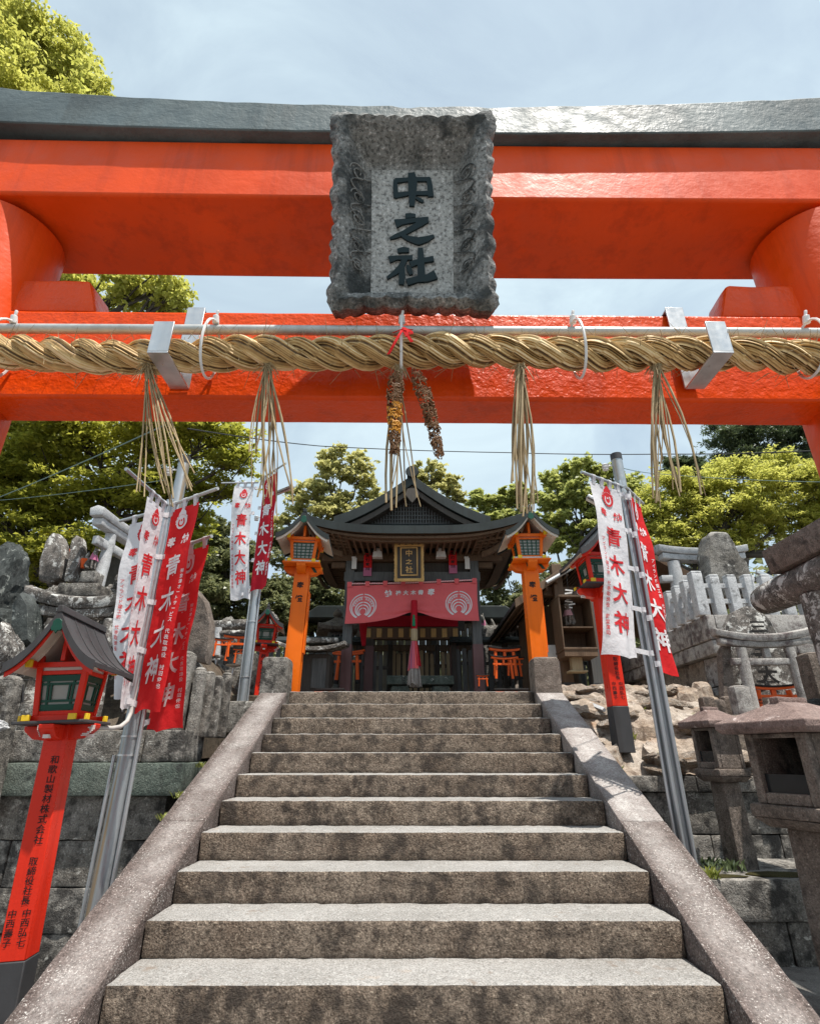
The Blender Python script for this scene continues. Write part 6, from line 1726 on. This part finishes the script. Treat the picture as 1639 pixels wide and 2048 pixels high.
tree('spreading yellow green tree above the stone fence at right', (at(1400, 1300, 13).x, 13, 3.2), [(1340, 990, 52), (1300, 1030, 46), (1400, 975, 50), (1450, 950, 42), (1370, 1050, 56), (1440, 1030, 60), (1510, 990, 56), (1580, 965, 52), (1640, 980, 56), (1500, 1060, 56), (1570, 1040, 52), (1640, 1050, 50), (1320, 1090, 50), (1390, 1110, 46), (1600, 1100, 46), (1700, 1000, 70), (1540, 930, 36), (1460, 1090, 40)], 13, 'lf_yel', 80000, .115, 7, .24, flatn=.4, cl=.27, nsub=12, upb=.8, asp=.4)
tree('tall dark conifer behind the right side of the torii', gnd(1500, 19), [(1450, 890, 40, .7), (1500, 880, 46, .7), (1560, 880, 50, .7), (1620, 880, 56, .7), (1480, 930, 44, .6), (1550, 930, 50, .6), (1620, 940, 60, .6), (1430, 930, 30, .6), (1680, 900, 70, .6), (1500, 830, 46), (1580, 820, 56), (1660, 820, 70), (1440, 860, 26)], 19, 'lf_pine', 42000, .22, 8, .3, flatn=.35, cl=.28, asp=.22)
tree('distant dark conifer left of the tall one', gnd(1370, 24), [(1345, 925, 22, .7), (1380, 930, 24, .7), (1410, 945, 26, .7), (1360, 960, 30, .6), (1400, 985, 34, .6), (1335, 950, 18)], 24, 'lf_pine', 14000, .25, 9, .2, flatn=.35, cl=.26, asp=.22)
tree('dense glossy dark evergreen between banners and small faded lantern', gnd(440, 15), [(420, 1075, 40), (460, 1100, 40), (410, 1130, 44), (455, 1150, 46), (500, 1130, 40), (420, 1190, 40), (470, 1205, 46), (530, 1180, 40), (540, 1230, 40), (490, 1250, 36), (430, 1240, 36)], 15, 'lf_dark', 40000, .12, 10, .16, cl=.24, nsub=10, grp='dark evergreens behind the shrine')
tree('dense glossy dark evergreen left of the pavilion behind the orange lantern', gnd(620, 16), [(580, 1120, 34), (610, 1170, 40), (660, 1190, 40), (575, 1200, 36), (620, 1235, 42), (670, 1240, 38), (580, 1260, 34), (700, 1200, 30), (690, 1120, 30), (560, 1080, 26)], 16, 'lf_dark', 36000, .12, 11, .16, cl=.24, nsub=10)
tree('leafy dark evergreen right of the pavilion behind the right orange lantern', gnd(1040, 16.5), [(985, 1180, 34), (1010, 1140, 30), (1020, 1220, 40), (1060, 1190, 40), (985, 1235, 36), (1050, 1250, 40), (1100, 1230, 40), (1140, 1200, 36), (1120, 1150, 36), (1180, 1160, 36), (1010, 1280, 30), (1090, 1280, 34), (1200, 1210, 40), (1250, 1180, 40)], 16.5, 'lf_dark', 40000, .13, 12, .16, cl=.24, nsub=10)
tree('dark shaded evergreen behind the left mound', (at(60, 1200, 12.5).x, 12.5, 2.2), [(-30, 1100, 70), (40, 1130, 60), (110, 1120, 60), (180, 1150, 60), (250, 1130, 60), (310, 1160, 60), (380, 1130, 50), (350, 1210, 50), (20, 1200, 70), (400, 1200, 50)], 12.5, 'lf_dark', 40000, .13, 13, .2, cl=.26, nsub=11)
# the wooded slope beyond, one mass
n_ = 52000; X = rs.uniform(-34, 34, n_); Yv = rs.uniform(24, 44, n_); Zt = np.interp(np.abs(X), [0, 5, 9, 34], [5.2, 5.6, 7.5, 15]) + rs.normal(size=n_) * .5 + 1.2 * np.sin(X * 1.3 + Yv * .6)
P_ = np.stack([X, Yv, TOPZ + rs.uniform(0, 1, n_) ** .6 * np.maximum(.5, Zt - TOPZ)], 1)
wd_ = leaf_mesh('woodland', P_, .62, M['lf_dark'], None, .5, .6, 5); wd_['kind'] = 'stuff'; wd_['label'] = 'dark wooded slope behind the shrine'; wd_['category'] = 'woodland'
# weeds
def weed(label, loc, n, L, seed, mat='grass', spread=.05, grp='small weeds among the stones'):
    r = random.Random(seed); mb = MB()
    for _ in range(n):
        a = r.uniform(0, 2 * PI); l_ = L * r.uniform(.5, 1.1); o_ = Vector((r.uniform(-spread, spread), r.uniform(-spread, spread), 0))
        d = Vector((math.cos(a) * .6, math.sin(a) * .6, 1)).normalized(); s = d.cross(Vector((0, 0, 1))).normalized() * l_ * .09
        p1 = o_ + d * l_ * .5; p2 = o_ + d * l_ + Vector((0, 0, -l_ * .2))
        mb.add([o_ - s * .4, o_ + s * .4, p1 + s, p2, p1 - s], [(0, 1, 2, 3, 4)])
    return tag(mb.build('weed', M[mat], None, loc=loc, smooth=0), label, 'weed', grp)
for k, (loc, L, lb) in enumerate((((-1.86, 5.02, 1.28), .11, 'tuft of weed in the corner of the left wall beside the kerb'), ((-1.84, 5.35, 1.50), .09, 'little weed above the first by the left kerb'), ((2.15, 4.62, .80), .14, 'fern like weed on the ledge behind the right kerb'), ((2.85, 4.60, .80), .09, 'low weed on the ledge near the small stone lantern'), ((1.86, 5.50, 1.46), .12, 'weed growing at the slope edge beside the right kerb'), ((2.28, 6.1, 1.75), .13, 'weed between slope rocks right of the red lantern'), ((2.6, 6.6, 2.0), .2, 'grass tuft at the foot of the brown wall'), ((2.32, 3.42, .30), .08, 'small leafy weed by the large lantern foot'), ((-1.84, 4.7, 1.15), .10, 'weed at the kerb near the flag pole'), ((2.4, 4.95, .8), .15, 'thin grey shrub in the shade behind the right pole'))):
    weed(lb, loc, 40 if L != .15 else 90, L * .8, k + 1, 'grass' if L != .15 else 'lf_pine', .05 if L != .15 else .12)
def moss(loc, sx, sy, seed, lb):
    o = bpy.data.objects.new('moss_patch', boulder_mesh(40 + seed, 'mossmat', 3)); COL.objects.link(o); o.location = loc; o.scale = (sx, sy, .012); return tag(o, lb, 'moss', 'moss patches on the right ledge')
M['mossmat'] = stone('moss', (.09, .085, .025), (.17, .14, .04), .4, mott=(.9, 14, (.2, .2, .15), (1, 1, 1)), bmp=1.5, streak=False)
moss((2.75, 4.75, .80), .3, .1, 1, 'ochre moss patch on the ledge under the small stone lantern'); moss((2.30, 4.68, .80), .16, .07, 2, 'ochre moss patch on the ledge beside the right kerb')
moss((2.05, 2.2, .302), .09, .5, 3, 'ochre moss strip on the pavement along the right kerb')
